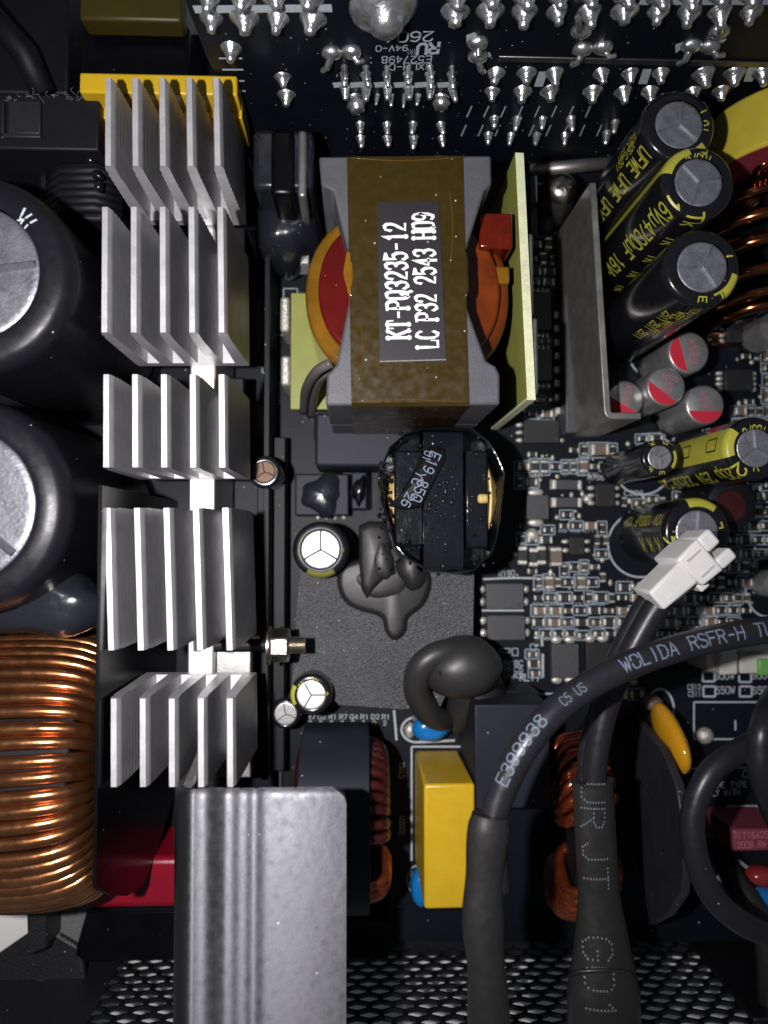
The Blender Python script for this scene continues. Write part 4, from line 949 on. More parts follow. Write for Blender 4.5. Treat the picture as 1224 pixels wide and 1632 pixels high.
def smooth_loop(p, n=4):
    o = []; m = len(p)
    for i in range(m):
        q0, q1, q2, q3 = [Vector(p[(i+k)%m]) for k in (-1, 0, 1, 2)]
        for k in range(n):
            t_ = k/n; o.append(.5*((2*q1)+(q2-q0)*t_+(2*q0-5*q1+4*q2-q3)*t_*t_+(3*q1-q0-3*q2+q3)*t_**3))
    return o
pu = smooth_loop(pu)
def layer(poly, dist, z):
    m = len(poly); o = []
    for i in range(m):
        t_ = (poly[(i+1)%m]-poly[i-1]).normalized(); o.append(P(*(poly[i]+Vector((-t_.y, t_.x))*dist*sgn_), z))
    return o
area_ = sum(pu[i].x*pu[(i+1)%len(pu)].y-pu[(i+1)%len(pu)].x*pu[i].y for i in range(len(pu))); sgn_ = 1 if area_ > 0 else -1
MB().rings([layer(pu,0,8.9), layer(pu,0,9.5), layer(pu,1.2,10.1), layer(pu,3,10.5), layer(pu,6,10.8), layer(pu,9,10.9)]).build('puddle', 'rubber_glue', g, smooth=60)
c = P(612, 925, 10.6); MB().blob((c.x, c.y, 10.4), 5.2, 3.0, .9, 34, 10, .15, 2, power=.7).build('inner_swell', 'rubber_glue', g, smooth=True)
c = P(655, 905, 9.5); MB().blob((c.x, c.y, 10.2), 2.6, 3.6, 2.6, 30, 12, .15, 5, power=.8).build('inner_swell', 'rubber_glue', g, smooth=True)
v = thing('glued_stub', P(600, 890, 9), 'smeared grey black stub standing in the glue puddle', 'component')
q = [(572,838),(588,830),(612,832),(622,850),(624,880),(632,915),(612,925),(596,940),(585,955),(576,940),(572,900)]
R = []
for s, z in ((1.0, 8), (1.0, 10.8), (.94, 11.8), (.75, 12.2), (.02, 12.4)): R.append([P(x, y, z) for x, y in inset(q, (598,880), s)])
MB().rings(R).build('body', 'rubber_glue', v, smooth=60)
c = P(610, 895, 14.0); MB().blob((c.x, c.y, 11.9), 1.6, 3.2, .8, 20, 10, .2, 9).build('glue', 'rubber_glue', v, smooth=True)

# thermistor in heat-shrink with a fat bent lead
t = thing('sleeved_disc', P(735, 1070, 0), 'smooth dark grey rubber sleeved disc with a fat bent lead above the yellow box', 'component')
c = P(741, 1068, 15); MB().blob((c.x, c.y, 12), 6.3, 5.2, 5.2, 40, 18, .04, 3, power=.85, rot=.12).build('disc', 'shrink_rubber', t, smooth=True)
q = spline([P(752,1045,12), P(708,1040,14.0), P(672,1062,14.0), P(664,1100,12), P(683,1136,9), P(705,1148,5), P(712,1150,0)], 8)
MB().tube(q, [2.15]*len(q), 18, flat=.9).build('lead', 'shrink_rubber', t, smooth=True)
q = spline([P(770,1085,10), P(748,1110,7), P(735,1140,4), P(735,1155,0)], 8)
MB().tube(q, [4.2-2.4*i/len(q) for i in range(len(q))], 18).build('neck', 'shrink_rubber', t, smooth=True)
q = [P(701,1070,16.4), P(704,1085,15.5), P(712,1100,13)]
MB().tube(spline(q, 5), .12, 6).build('seam', 'black_plastic', t)

# blue discs
def blue(px, py, z, rx, ry, label, leads=True, m='blue_epoxy', name='disc_capacitor', rot=0):
    c = P(px, py, z); t = thing(name, (c.x, c.y, 0), label, 'capacitor')
    MB().blob((c.x, c.y, z-1.5), rx, ry, 1.9, 28, 12, .05, int(px), power=.55, rot=rot).build('body', m, t, smooth=True)
    for s in (-1, 1): MB().cyl((c.x-rx*.8, c.y+s*.8, 0), (c.x-rx*.6, c.y+s*.8, z-1.4), .35, 8).build('lead', 'tin', t)
    return t
blue(687, 1164, 6, 3.2, 2.2, 'small bright blue capacitor lying just above the yellow box capacitor', rot=.1)
for (x, y) in ((653,1160),(660,1172)): 
    pass
p = P(653,1163,0); MB().blob((p.x,p.y,.3), 1.0, 1.4, .9, 16, 8, .15, 2).build('solder_dot', 'flux_solder', board, smooth=True)
blue(670, 1420, 6, 1.6, 3.2, 'blue capacitor half hidden at the lower left corner of the yellow box capacitor')
blue(1232, 1442, 12, 4.2, 1.9, 'bright blue disc capacitor cut by the right edge near the black cable loop', rot=-.25)
t = blue(1222, 1402, 10, 2.8, 1.6, 'glossy dark red drop shaped component above the blue disc at the right edge', m='maroon_epoxy', name='drop_component')

# yellow film capacitor
def film_box(name, x0, y0, x1, y1, z, m, label, cat='capacitor', bev=.5, dx=0):
    a = P(x0, y1, z); b = P(x1, y0, z); t = thing(name, ((a.x+b.x)/2, (a.y+b.y)/2, 0), label, cat)
    MB().box(a.x, a.y, 0, b.x, b.y, z).build('case', m, t, bevel=bev, seg=3); return t
film_box('film_capacitor', 676, 1249, 757, 1450, 18.5, 'yellow_box', 'bright yellow box capacitor standing between the choke and the thick cable')
t = film_box('film_capacitor', 1169, 1321, 1262, 1358, 11, 'maroon_box', 'dusky maroon box capacitor with faint print inside the cable loop')
tm = MB(); px_text(tm, 'T16A25', (1184,1337), (1226,1335), 10, 11.03, weight=.12); px_text(tm, '2009.RW', (1175,1352), (1222,1350), 10, 11.03, weight=.12); px_text(tm, '(R)', (1172,1337), (1182,1337), 9, 11.04, weight=.1)
tm.build('lettering', 'faded_red_print', t)
t = film_box('film_capacitor', 135, 1366, 330, 1450, 14, 'crimson_box', 'crimson block with a rounded corner below the copper coil', bev=1.0)
# big black box relay
t = film_box('relay', 757, 1122, 876, 1290, 17, 'navy_plastic', 'dark navy plastic relay box between the yellow box and the curving cable', 'relay', .3)
a = P(777,1100,12); b = P(848,1062,8)
MB().box(P(760,0,8).x, P(0,1150,8).y, 0, P(850,0,8).x, P(0,1108,8).y, 8).build('foot', 'navy_plastic', t, bevel=.2)

# ================================================================== chokes (toroids standing on edge, axis along x)
def ring_coil(t, cx, cy, cz, Ro, Ri, hw, wr, thetas, m, twist=0.0, jit=.02, names='turn', round_=.55):
    for i, th in enumerate(thetas):
        th = th + random.uniform(-jit, jit); pts = []
        cor = min(hw, (Ro-Ri)/2)*.75; path = []
        for k in range(28):
            a = 2*PI*k/28; ca, sa = math.cos(a), math.sin(a); e = round_
            x = hw*(abs(ca)**e)*(1 if ca > 0 else -1); r = (Ro+Ri)/2 + (Ro-Ri)/2*(abs(sa)**e)*(1 if sa > 0 else -1); tt = th + twist*ca
            path.append(Vector((cx+x, cy+r*math.sin(tt), cz+r*math.cos(tt))))
        path.append(path[0]); q = path
        R = []; seg = 10
        for k, p in enumerate(q):
            tg_ = (q[(k+1) % 28]-q[(k-1) % 28 if k < 28 else 27]).normalized(); radial = Vector((0, math.sin(th), math.cos(th))); tang = Vector((0, math.cos(th), -math.sin(th)))
            nn = tg_.cross(tang).normalized(); bb = tg_.cross(nn).normalized()
            R.append([p+(nn*math.cos(a)+bb*math.sin(a))*wr for a in [2*PI*j/seg for j in range(seg)]])
        MB().rings(R, True, False).build(names, m, t, smooth=True)
def ring_core(t, cx, cy, cz, Ro, Ri, hw, m, name='core', axis=(1,0,0)):
    MB().lathe([(Ri,-hw),(Ro,-hw),(Ro,hw),(Ri,hw),(Ri,-hw)], (cx,cy,cz), 48, axis=axis, cap=False).build(name, m, t, bevel=.3)
# large PFC coil, lower left
xR = P(150, 1200, 38).x; cy = -33.0; cz = 20
t = thing('copper_coil', (xR-9, cy, 0), 'large coil of shiny copper wire at the lower left beside the finned heatsink', 'coil')
ring_core(t, xR-14.2, cy, cz, 18.0, 9.5, 10.6, 'black_plastic')
th = -1.62; L_ = []
while th < 1.95: L_.append(th); th += .1 + random.uniform(-.004, .018)
ring_coil(t, xR-14.0, cy, cz, 19.2, 8.6, 12.0, .93, L_, 'copper', twist=.03, jit=.012, round_=.72)
sheet = thing('insulating_plate', (xR+1.2, cy, 0), 'thin black plastic plate standing between the copper coil and the finned heatsink', 'barrier')
yt4 = P(0, 772, 40).y; ye = P(0, 1420, 40).y
out_ = [(yt4, 40), (ye+.2, 40), (ye-3.6, 34), (ye-6.8, 27), (ye-8.6, 20), (ye-7.0, 12), (ye-3.0, 3), (ye-1.5, 0), (yt4, 0)]
MB().sheet([(xR+.7, y, z) for y, z in out_], (1,0,0), .5).build('plate', 'black_sheet', sheet, bevel=.1)
gl = thing('clear_glue_lump', P(80, 1000, 30), 'glossy translucent grey glue over the top of the copper coil', 'glue')
c = P(85, 985, 34); MB().blob((c.x-2.2, c.y+1.5, 30), 8.0, 5.0, 5.0, 32, 16, .2, 3, power=.5).build('lump', 'clear_glue', gl, smooth=True)
# choke 1: maroon wires under a dark plastic cover
xc = P(533, 1200, 24).x; cy = P(0, 1312, 13).y
t = thing('common_mode_choke', (xc, cy, 0), 'choke with maroon wire and a flat dark cover behind the bright aluminium bracket', 'choke')
ring_core(t, xc, cy, 12.5, 10.0, 6, 4.0, 'dark_ferrite')
ring_coil(t, xc+1.0, cy, 12.5, 11.8, 5.0, 6.6, .78, [.1+.165*i for i in range(11)], 'maroon_wire', jit=.02)
ring_coil(t, xc+1.0, cy, 12.5, 11.8, 5.0, 6.8, .78, [-1.62+.15*i for i in range(8)], 'red_copper', jit=.02)
cvx0, cvx1 = P(472,1200,25).x, P(590,1200,25).x
prof = []
for i in range(13): a = math.radians(-108+216*i/12); prof.append((cy+14.6*math.sin(-a), 11.5+14.0*math.cos(a)))
MB().rings([[(x, y, z) for y, z in prof] + [(x, y*.97+cy*.03, z-.8 if z > 12 else z) for y, z in reversed(prof)] for x in (cvx0, cvx1)], True, True).build('cover', 'navy_plastic', t, bevel=.2)
# choke 2 with half-round side plate
xc = 33.0; cy = -47.0
t = thing('common_mode_choke', (xc, cy, 0), 'choke with orange copper wire half hidden behind the sleeved cable', 'choke')
ring_core(t, xc+3, cy, 7, 13, 7, 2.6, 'black_plastic')
ring_coil(t, xc+3, cy, 7, 14.6, 6.0, 3.9, .95, [.45+.155*i for i in range(7)], 'red_copper', twist=.14, jit=.02)
ring_coil(t, xc+3, cy, 7, 14.6, 6.0, 3.9, .95, [-1.35+.155*i for i in range(7)], 'red_copper', twist=.14, jit=.02)
pl = [(990,1136,3),(1008,1138,9),(1053,1192,19),(1077,1250,24),(1089,1330,25),(1089,1389,25),(1086,1424,22),(1064,1458,15),(1034,1474,3),(1015,1373,0),(997,1242,0)]
q = [P(x, y, z) for x, y, z in pl]; mid = Vector((xc+10.6, 0, 0))
pts2 = [Vector((P(1030,1300,12).x + (z-12)*.02, P(x, y, z).y, 0)) for x, y, z in pl]
# a true upright plate: solve the height at which each outline pixel meets its plane
XP = 49.0; pp = []
for x, y, z in pl:
    d = CQ @ Vector(((x-612)/F, -(y-816)/F, -1.0)); k_ = XP/d.x; pp.append(Vector((XP, d.y*k_, H+d.z*k_)))
MB().sheet(pp, (1,0,0), 1.4).build('side_plate', 'plate_grey', t, bevel=.25)
# copper output coil with yellow core, right edge
yf = P(0, 245, 33).y
cx, cz = 68.5, 22.0
t = thing('output_inductor', (cx, 58, 0), 'yellow and red ring core wound with thick copper wire at the upper right edge', 'inductor')
cyy = 60.4
MB().lathe([(6.5,-4.2),(14.2,-4.2),(14.2,4.2),(6.5,4.2),(6.5,-4.2)], (cx, cyy, cz), 56, axis=(0,1,0), cap=False).build('core', 'toroid_yellow', t, bevel=.5)
MB().lathe([(6.4,0),(13.7,0),(13.7,.15),(6.4,.15)], (cx, cyy-4.34, cz), 56, axis=(0,1,0), cap=False).build('side_face', 'toroid_red', t)
# thick turns
for i, (py_, r_) in enumerate(((300,9),(345,10.5),(388,11),(435,11),(468,10),(488,9))):
    zc_ = 20 - i*1.2; c = P(1212, py_, zc_+4); pts3 = []
    for k_ in range(25):
        a = 2*PI*k_/24; pts3.append(Vector((c.x+3 + r_*.95*math.cos(a)*.8, c.y + 1.2*math.sin(a+.6), zc_-6 + r_*.95*math.sin(a))))
    R = []
    MB().tube(pts3, 1.05, 12).build('turn', 'dark_copper', t, smooth=True)
c = P(1215, 400, 8); MB().box(c.x-3.5, P(0,500,8).y, 0, c.x+14, P(0,300,8).y, 17).build('former', 'varnish', t, bevel=2)
for k_ in range(3): MB().tube(spline([P(1176+k_*7,335,17), P(1198+k_*8,300,21), P(1216+k_*9,262,26), P(1260,250+k_*12,26)], 8), .8, 10).build('lead_out', 'dark_copper', t, smooth=True)

# ================================================================== brackets
t = thing('corner_bracket', P(945, 500, 0), 'dull aluminium corner bracket standing left of the tall leaning capacitors', 'bracket')
A = P(940,291,21); B = P(963,668,21); C_ = P(1022,668,21); th_ = 1.0
def wall(p, q, z0, z1, n, th, notch=0):
    return MB().sheet([Vector((p.x,p.y,z1)), Vector((q.x,q.y,z1)), Vector((q.x,q.y,z0)), Vector((p.x,p.y,z0))], n, th)
path = [Vector((A.x,A.y,0)), Vector((B.x,B.y+1.4,0))] + [Vector((B.x+1.4-1.4*math.cos(a), B.y+1.4-1.4*math.sin(a), 0)) for a in (.4,.8,1.2,1.5708)] + [Vector((C_.x,C_.y,0))]
R = []
for i, p in enumerate(path):
    tv = (path[min(i+1,len(path)-1)]-path[max(i-1,0)]).normalized(); n_ = Vector((-tv.y, tv.x, 0))*1.05
    R.append([p+Vector((0,0,.5)), p+n_+Vector((0,0,.5)), p+n_+Vector((0,0,21)), p+Vector((0,0,21))])
MB().rings(R, True, True).build('plate', 'dull_aluminium', t, bevel=.15)
# screw and standoff at the bracket head
p = P(897, 298, 12); t = thing('screw', (p.x, p.y, 0), 'crosshead screw on a grey standoff at the upper end of the corner bracket', 'screw')
MB().lathe([(3.4,0),(3.4,6),(3.0,9.5),(2.2,11)], (p.x,p.y,0), 28).build('standoff', 'dark_steel', t, smooth=50)
hd = MB()
hd.lathe([(2.6,11.0),(2.5,11.8),(1.8,12.6),(.9,12.9),(.01,12.95)], (p.x,p.y,0), 28); hd.build('head', 'screw_steel', t, smooth=60)
for a in (0, 90): 
    d = Vector((math.cos(math.radians(a+25)), math.sin(math.radians(a+25)), 0)); n_ = Vector((-d.y,d.x,0)); c = Vector((p.x,p.y,12.8))
    MB().hexa([c-d*1.4-n_*.3, c+d*1.4-n_*.3, c+d*1.4+n_*.3, c-d*1.4+n_*.3], [x+Vector((0,0,.2+a*.0005)) for x in (c-d*1.4-n_*.3, c+d*1.4-n_*.3, c+d*1.4+n_*.3, c-d*1.4+n_*.3)]).build('cross_slot', 'dark_steel', t)
a = P(845,272,8); b = P(985,258,8)
tag(MB().cyl((a.x, a.y, 8), (b.x, b.y, 8), 1.1, 16).build('metal_bar', 'dull_aluminium', smooth=True), 'blurred grey metal bar lying behind the screw below the solder pins', 'bar')
p = P(870, 300, 5)
t = thing('ribbon_chip', P(900,480,0), 'long dark ribbed part lying under the left face of the corner bracket', 'component')
a = P(902,690,5); b = P(935,470,5); MB().box(a.x, a.y, 0, b.x, b.y, 5).build('body', 'chip_grey', t, bevel=.3)
for i in range(9): MB().box(a.x-.8, a.y+1.5+i*2.5, 0, a.x-.02, a.y+2.6+i*2.5, 1.2).build('pin', 'tin', t)

# bright folded aluminium bracket at the bottom, nearest the lens
t = thing('folded_bracket', P(415, 1440, 0), 'bright scuffed folded aluminium bracket in the lower foreground', 'bracket')
zt_ = 43.0; xa = P(276,1300,zt_).x; xb = P(552,1300,zt_).x; y1_ = P(0,1266,zt_).y; y0_ = P(0,1760,zt_).y
prof = []
for i in range(7): a = PI/2*i/6; prof.append((xa+2.2-2.6*math.cos(a), zt_-2.8+2.8*math.sin(a)))
W_ = xb - xa
def ridge(f, c, w_, h_): return h_*math.exp(-((f-c)/w_)**2)
for i in range(1, 60):
    f = i/60; x = xa+2.2+(W_-2.2)*f
    prof.append((x, zt_ - .25*math.sin(PI*min(1, f/.22)) + ridge(f,.17,.07,.14) + ridge(f,.31,.04,.10) + ridge(f,.40,.05,.17)))
prof.append((xb, zt_))
th_ = 1.5
def rr_at(y, x_in, dz=0):
    return [(min(x, xb-x_in), y, z-dz) for x, z in prof] + [(min(max(x, xa+.8), xb-x_in), y, z-th_) for x, z in reversed(prof)]
R = [rr_at(y1_, 1.6, .8), rr_at(y1_-.12, 1.2, .4), rr_at(y1_-.35, .75, .12), rr_at(y1_-.8, .25), rr_at(y1_-1.6, 0)] + [rr_at(y1_-1.6-(y1_-1.6-y0_)*k_/12, 0) for k_ in range(1, 13)]
MB().rings(R, True, True).build('plate', 'bracket_aluminium', t, smooth=45, bevel=0)
MB().box(xa-.4, y0_, 4, xa+1.0, y1_-.2, zt_-2.6).build('side_wall', 'bracket_aluminium', t, bevel=.1)
a = P(300,1262,40); b = P(405,1190,22)
MB().sheet([P(280,1262,42), P(300,1262,42), P(420,1190,22), P(405,1190,22)], (0,0,-1), .0 or .01 or 1).build('arm', 'dull_aluminium', t) if False else None
MB().sheet([Vector((xa+.5, y1_-.4, 42)), Vector((xa+.5, y1_+3.5, 26)), Vector((xa+.5, y1_+6, 8)), Vector((xa+.5, y1_-.4, 8))], (1,0,0), 1.2).build('arm', 'dull_aluminium', t, bevel=.2)

# ================================================================== yellow pieces and dark plastic, upper left
def yb(x0, y0, x1, y1, z, m, label, name='yellow_frame'):
    a = P(x0,y1,z); b = P(x1,y0,z); t = thing(name, ((a.x+b.x)/2,(a.y+b.y)/2,0), label, 'transformer frame'); 
    return t, a, b
t, a, b = yb(126,118,372,147,24,'yellow_box','bright yellow plastic frame showing behind the top fin block')
a = P(126,147,30); b = P(378,120,30)
MB().box(a.x, a.y, 22, b.x, b.y, 30).build('bar', 'yellow_box', t, bevel=.3)
a2 = P(150,200,24); b2 = P(380,147,24)
MB().box(a2.x, P(0,185,22).y, 5, b2.x, a.y+.2, 24).build('lower_bar', 'amber_film', t, bevel=.3)
for x in (160, 203, 247, 291, 335, 372):
    p = P(x,150,27); MB().box(p.x-.9, p.y-3, 18, p.x+1.1, p.y+.4, 26).build('rib', 'yellow_box', t, bevel=.15)
q = [P(372,152,24), P(386,152,24), P(400,200,16), P(388,203,16)]
MB().sheet(q, (0,0,-1), 2).build('side_rail', 'yellow_box', t, bevel=.2)
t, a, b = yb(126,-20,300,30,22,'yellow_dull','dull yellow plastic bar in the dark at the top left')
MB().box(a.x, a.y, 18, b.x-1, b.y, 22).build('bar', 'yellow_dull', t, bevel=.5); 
t2 = thing('dark_coil_block', P(200,75,0), 'dark coil body between the two yellow plastic bars at the top left', 'coil')
a = P(120,118,18); b = P(300,30,18); MB().box(a.x, a.y, 0, b.x, b.y, 17).build('body', 'black_sheet', t2, bevel=.8)
# dark plastic holder with glue at the left
t = thing('dark_holder', P(80,200,0), 'dark dusty plastic holder with glue at the left above the big capacitors', 'holder')
a = P(-120,235,28); b = P(158,152,28); MB().box(a.x, a.y, 0, b.x, b.y, 28).build('body', 'black_plastic', t, bevel=.3)
a = P(2,222,29); b = P(66,165,29)
for (x0,y0,x1,y1) in ((2,163,8,222),(14,163,66,214),(2,214,66,220)):
    a = P(x0,y1,28.4); b = P(x1,y0,28.4); MB().box(a.x,a.y,27.9,b.x,b.y,28.7).build('raised_rim', 'chip_black', t, bevel=.15)
a = P(-100,163,29); b = P(140,150,29)
rr_ = random.Random(9); fz = MB()
for i in range(26):
    x, y = rr_.uniform(-5,140), rr_.gauss(154,3); p = P(x, y, 28.3); q = [p]
    for k_ in range(4): q.append(q[-1]+Vector((rr_.uniform(-.4,.4), rr_.uniform(-.4,.4), rr_.uniform(0,.1))))
    fz.tube(q, .022, 4)
fz.build('dust_fibres', 'paper_edge', t, kind='stuff')
t = thing('ribbed_coil', P(110,270,0), 'dark ribbed coil with shiny glue left of the top fin block', 'coil')
for i in range(9):
    p = P(128, 232+i*12, 24); MB().tube([Vector((p.x-6,p.y,20)), Vector((p.x-3,p.y,23)), Vector((p.x+2,p.y,23.4)), Vector((p.x+5,p.y,21))], .75, 10).build('turn', 'black_plastic', t, smooth=True)
a = P(60,350,20); b = P(165,225,20); MB().box(a.x,a.y,0,b.x,b.y,20).build('body', 'black_plastic', t, bevel=.5)
gm = MB(); rr_ = random.Random(5)
for (x, y) in ((118,216),(140,212),(146,226),(152,218),(142,250),(155,280),(158,297),(150,205),(164,220)):
    p = P(x, y, 25); gm.blob(p, rr_.uniform(.5,1.0), rr_.uniform(.6,1.3), .8, 12, 8, .4, x)
gm.build('glue_beads', 'varnish', t, smooth=True)
a = P(-40,120,14); tag(MB().box(P(-300,0,12).x, P(0,148,12).y, 0, P(110,0,12).x, P(0,-60,12).y, 12).build('plastic_housing', 'black_plastic', bevel=.4), 'black plastic body in the dark top left corner', 'frame')
tag(MB().tube([P(-30,10,20), P(40,85,16), P(70,150,14)], 2.0, 14).build('dark_cable', 'black_plastic', smooth=True), 'dim black cable crossing the dark top left corner', 'cable')
# copper glimpse between the coil and lower big capacitor
q = spline([P(-40,1000,30), P(30,985,32), P(70,955,32), P(100,930,28)], 8)
tag(MB().tube(q, 1.5, 12).build('copper_lead', 'dark_copper', smooth=True), 'dim copper lead under clear glue between lower big capacitor and copper coil', 'wire')

# ================================================================== cables, plugs
def cable(t, pts, r, m='cable', name='jacket', seg=20, flat=1.0, n=12):
    q = spline([P(*p) for p in pts], n); MB().tube(q, r if not callable(r) else [r(i/(len(q)-1)) for i in range(len(q))], seg, flat=flat).build(name, m, t, smooth=True); return q
def along(q, r, s0, d):
    L = [0]
    for a, b in zip(q, q[1:]): L.append(L[-1]+(b-a).length)
    def at(s):
        s = max(0, min(s, L[-1]-1e-5)); i = 0
        while L[i+1] < s: i += 1
        t = (s-L[i])/(L[i+1]-L[i]); return q[i].lerp(q[i+1], t), (q[min(i+2,len(q)-1)]-q[max(i-1,0)]).normalized()
    def f(u, v, w_):
        p, tg_ = at(s0+u); view = (Vector((0,0,H))-p).normalized(); nn = (view - tg_*view.dot(tg_)).normalized(); sd = nn.cross(tg_)*d
        a = v/r; return p + (nn*math.cos(a)+sd*math.sin(a))*(r+.02+w_*.3)
    return f, L[-1]
t = thing('printed_cable', P(795,1300,40), 'thick black cable with pale printing curving across the right side', 'cable')
pc = [(790,1420,46),(785,1320,46),(800,1260,46),(840,1185,46),(900,1120,45),(990,1065,44),(1090,1030,43),(1180,1010,42),(1270,998,41)]
rc = 1.72; q = cable(t, pc, rc)
tm = MB(); f, LL = along(q, rc, 0, 1)
def put(txt, s0, hh, voff, w_=.13, adv=1.0): 
    f, _ = along(q, rc, s0, 1); lettering(tm, txt, hh, lambda u, v, w: f(u, v+voff, w), weight=w_, adv=adv, step=.4)
put('E399938', 12.8, 1.5, -.3, .12, 1.15); put('C5 US', 24.0, 1.1, -.3, .1, .9); put('WOLIDA', 32.6, 1.65, -.7, .13, 1.05); put('RSFR-H', 41.6, 1.65, -.7, .13, 1.05); put('TUBE', 50.5, 1.65, -.7, .13, 1.05)
tm.build('lettering', 'blue_white_print', t)
# shrink tube over the first cable
t = thing('shrink_sleeve', P(775,1450,40), 'plain black shrink tube over the printed cable beside the yellow box', 'sleeve')
q = spline([P(782,1298,47), P(773,1380,47), P(770,1470,47), P(776,1560,47), P(782,1700,46)], 10)
MB().tube(q, [2.35+.15*math.sin(i*.4) if i > 1 else 2.2+.08*i for i in range(len(q))], 24, cap=True, flat=.75).build('tube', 'shrink_tube', t, smooth=70)
# second cable from the plug down into its dotted sleeve
t = thing('plug_cable', P(970,1100,30), 'black twin cable running from the white plug down to the dotted sleeve', 'cable')
cable(t, [(1062,945,32),(1035,985,31),(1000,1050,30),(968,1120,29),(952,1190,28.5),(946,1260,28),(950,1330,28)], 1.7, name='core_wire')
cable(t, [(1050,930,31),(1018,978,29),(985,1045,27.5),(958,1120,26.5),(938,1190,26.5),(934,1260,27.5)], 1.4, name='core_wire')
t = thing('dotted_sleeve', P(955,1450,40), 'black shrink tube with dotted pale letters flaring towards the bottom edge', 'sleeve')
q = spline([P(944,1243,28), P(948,1310,28), P(953,1400,28), P(958,1480,28), P(962,1580,28), P(962,1700,28)], 10)
n_ = len(q); rad = [2.95 + (.25 if i == 0 else 0) + 2.2*max(0, min(1, (i/n_-.42)/.36))**1.5 for i in range(n_)]
MB().tube(q, rad, 28, flat=.62).build('tube', 'shrink_tube', t, smooth=70)
tm = MB()
def sl(px0, py0, px1, py1, txt, h, z):
    a = P(px0,py0,z); b = P(px1,py1,z); du = (b-a).normalized(); dv = Vector((-du.y,du.x,0))
    tot = lettering(MB(), txt, h, flat(a,du,dv), dots=True); s = (b-a).length/tot
    def fm(u, v, w):
        p = a + du*u*s + dv*v; ax = min(range(n_), key=lambda i: abs(q[i].y-p.y)); r_ = rad[ax]; x_ = (p.x-q[ax].x)/r_
        return Vector((p.x, p.y, q[ax].z + r_*.62*math.sqrt(max(.05, 1-x_*x_)) + .04 + w))
    lettering(tm, txt, h, fm, dots=True)
sl(929,1250,929,1330, 'UR', 3.1, 30); sl(931,1345,935,1430, 'JT', 3.2, 30); sl(932,1497,935,1635, 'G01', 3.8, 30.5)
tm.build('dotted_lettering', 'dim_print', t)
MB().tube([P(908,1553,29.5), P(925,1548,30.6), P(962,1546,31.1), P(998,1549,30.5), P(1014,1556,29.5)], .28, 8).build('crease', 'shrink_tube', t, smooth=True)
# looping cables at the right
t = thing('loop_cable', P(1110,1330,15), 'plain black cable making a wide loop at the lower right edge', 'cable')
cable(t, [(1290,1150,24),(1235,1170,27),(1180,1196,30),(1132,1232,31),(1106,1290,31),(1106,1350,31),(1130,1420,31),(1170,1462,31),(1220,1488,30),(1300,1515,28)], 1.7)
t = thing('short_cable', P(1215,1200,15), 'short black cable dropping down the right edge over the loop', 'cable')
cable(t, [(1250,1090,20),(1222,1140,34),(1212,1200,36),(1222,1262,34),(1250,1330,26)], 1.75)
t = thing('side_cable', P(1170,1400,15), 'faint dark cable inside the loop leading to the bottom right', 'cable')
cable(t, [(1150,1360,4),(1168,1400,10),(1195,1440,14),(1222,1500,16),(1230,1640,16)], 1.9, m='shrink_tube')

# white plug held in the air
t = thing('white_plug', P(1100,920,30), 'white two pin plug with a notched end in front of a black capacitor', 'plug')
A = P(1046,958,35); B = P(1145,868,35); ux = (B-A).normalized(); uy = Vector((-ux.y, ux.x, 0)); L_ = (B-A).length
def lp(u, v, z): return A + ux*u + uy*v + Vector((0,0,z))
def lbox(u0, v0, z0, u1, v1, z1): return MB().hexa([lp(u0,v0,z0),lp(u1,v0,z0),lp(u1,v1,z0),lp(u0,v1,z0)], [lp(u0,v0,z1),lp(u1,v0,z1),lp(u1,v1,z1),lp(u0,v1,z1)])
MB().hexa([lp(0,-1.9,-6),lp(6,-2.2,-6),lp(6,1.9,-6),lp(0,1.7,-6)], [lp(0,-1.7,0),lp(6,-2.0,0),lp(6,1.8,0),lp(0,1.5,0)]).build('grip', 'white_nylon', t, bevel=.42, seg=3)
MB().hexa([lp(5.6,-2.9,-6.5),lp(9.6,-2.9,-6.5),lp(9.6,2.8,-6.5),lp(5.2,2.8,-6.5)], [lp(6,-2.6,.5),lp(9.6,-2.8,.7),lp(9.6,2.7,.7),lp(5.6,2.3,.3)]).build('body', 'white_nylon', t, bevel=.42, seg=3)
lbox(9.5,.2,-6,11.8,2.7,.68).build('prong', 'white_nylon', t, bevel=.45, seg=3); lbox(9.5,-2.8,-6,12.2,-1.0,.66).build('prong', 'white_nylon', t, bevel=.45, seg=3); lbox(9.5,-1.2,-6.2,11.2,.4,-2.5).build('socket_floor', 'white_nylon', t, bevel=.2)
lbox(2.4,-3.3,-5,6.4,-1.9,-3.6).build('latch', 'white_nylon', t, bevel=.3, seg=3); lbox(6.0,-4.0,-5,7.6,-2.7,-1.8).build('latch_tip', 'white_nylon', t, bevel=.3, seg=3)
lbox(-1.8,-1.9,-6.2,3,-1.2,-3.6).build('skirt', 'white_nylon', t, bevel=.2)
lbox(6.6,-1.6,.55,8.9,-1.35,.78).build('mould_line', 'ivory_nylon', t); lbox(6.6,1.2,.45,8.9,1.45,.74).build('mould_line', 'ivory_nylon', t); lbox(1.0,-1.0,-.3,4.6,-.8,.06).build('mould_line', 'white_nylon', t)
for v_ in (-.1, 1.5): lbox(9.4,v_-.35,-3.0,9.66,v_+.35,-.6).build('pin_slot', 'dark_print', t)
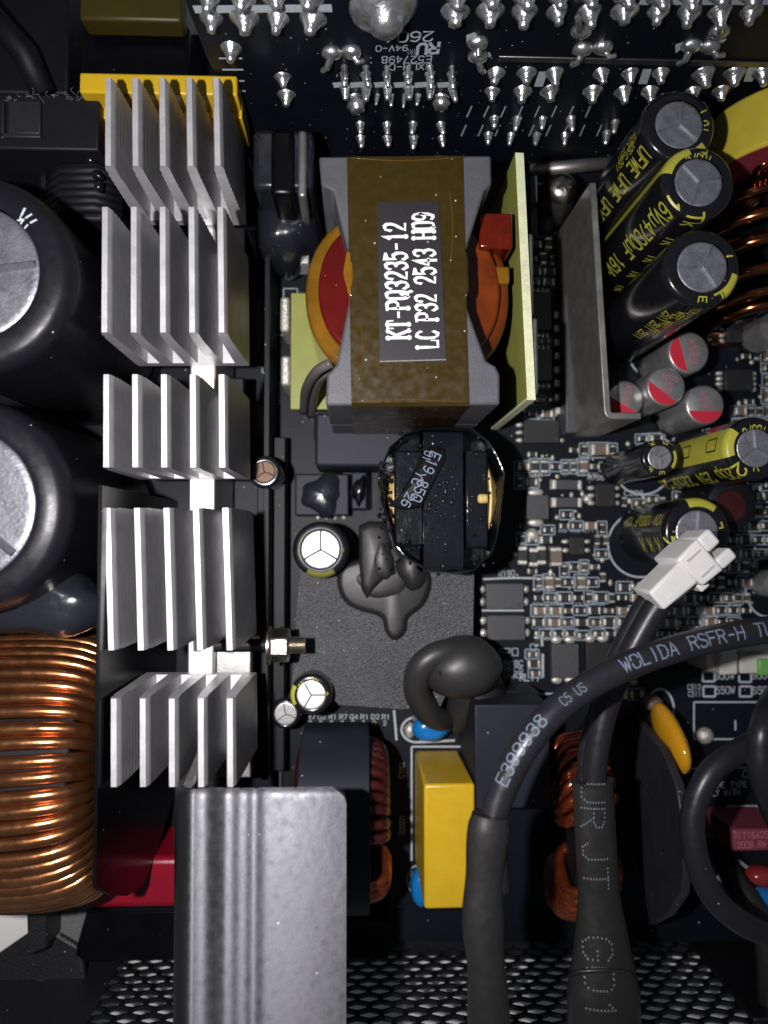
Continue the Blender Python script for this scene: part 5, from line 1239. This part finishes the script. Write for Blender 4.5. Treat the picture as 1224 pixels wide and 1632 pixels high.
# ivory header at the right edge
t = thing('ivory_header', P(1180,1045,0), 'ivory plastic header under the printed cable at the right edge', 'connector')
a = P(1131,1072,9); b = P(1240,1020,9)
MB().box(a.x, a.y, 0, b.x, b.y, 8).build('body', 'ivory_nylon', t, bevel=.35); MB().box(a.x+1.5, a.y-.3, 7.9, a.x+4.6, b.y-1.5, 9.6).build('rib', 'ivory_nylon', t, bevel=.3); MB().box(a.x+5.2, a.y-.2, 7.9, b.x, b.y-2.4, 9.2).build('rib', 'ivory_nylon', t, bevel=.3)
a = P(1208,1074,9.5); b = P(1245,1050,9.5); MB().box(a.x, a.y-.25, 0, b.x, b.y, 9.9).build('green_insert', 'green_nylon', t, bevel=.3)
for x in (1178,1200): p = P(x, 1042, 9.3); MB().tube([p+Vector((-1,0,0)), p+Vector((0,.3,.3)), p+Vector((1.2,.1,0))], .22, 8).build('contact', 'dark_steel', t)

# yellow orange disc capacitor
t = thing('disc_capacitor', P(1068,1180,0), 'glossy orange yellow disc capacitor leaning left of the cable loop', 'capacitor')
cA = P(1043,1128,4); cB = P(1096,1226,15); c = (cA+cB)/2; ax_ = (cB-cA); L_ = ax_.length/2; u_ = ax_.normalized(); 
s_ = Vector((0,0,1)).cross(u_).normalized(); n_ = u_.cross(s_); R = []
for k_ in range(17):
    la = -PI/2+PI*k_/16; R.append([c + u_*(L_*math.sin(la)) + s_*(1.75*max(.02,math.cos(la))**.75*math.cos(2*PI*i/24)) + n_*(4.0*max(.02,math.cos(la))**.75*math.sin(2*PI*i/24)) for i in range(24)])
MB().rings(R).build('body', 'orange_epoxy', t, smooth=True)
c = P(1040,1120,2.5); MB().blob((c.x,c.y,2.2), 1.8, 1.5, 2.6, 18, 10, .1, 3).build('neck', 'ceramic_tan', t, smooth=True)
for s in (-.8,.8): MB().cyl((c.x+s,c.y+1,0), (c.x+s,c.y+.4,2.2), .35, 8).build('lead', 'tin', t)

# spare prototypes that were never placed
for k_, o in protos.items():
    if k_ not in used:
        for ch in list(o.children): bpy.data.objects.remove(ch)
        bpy.data.objects.remove(o)
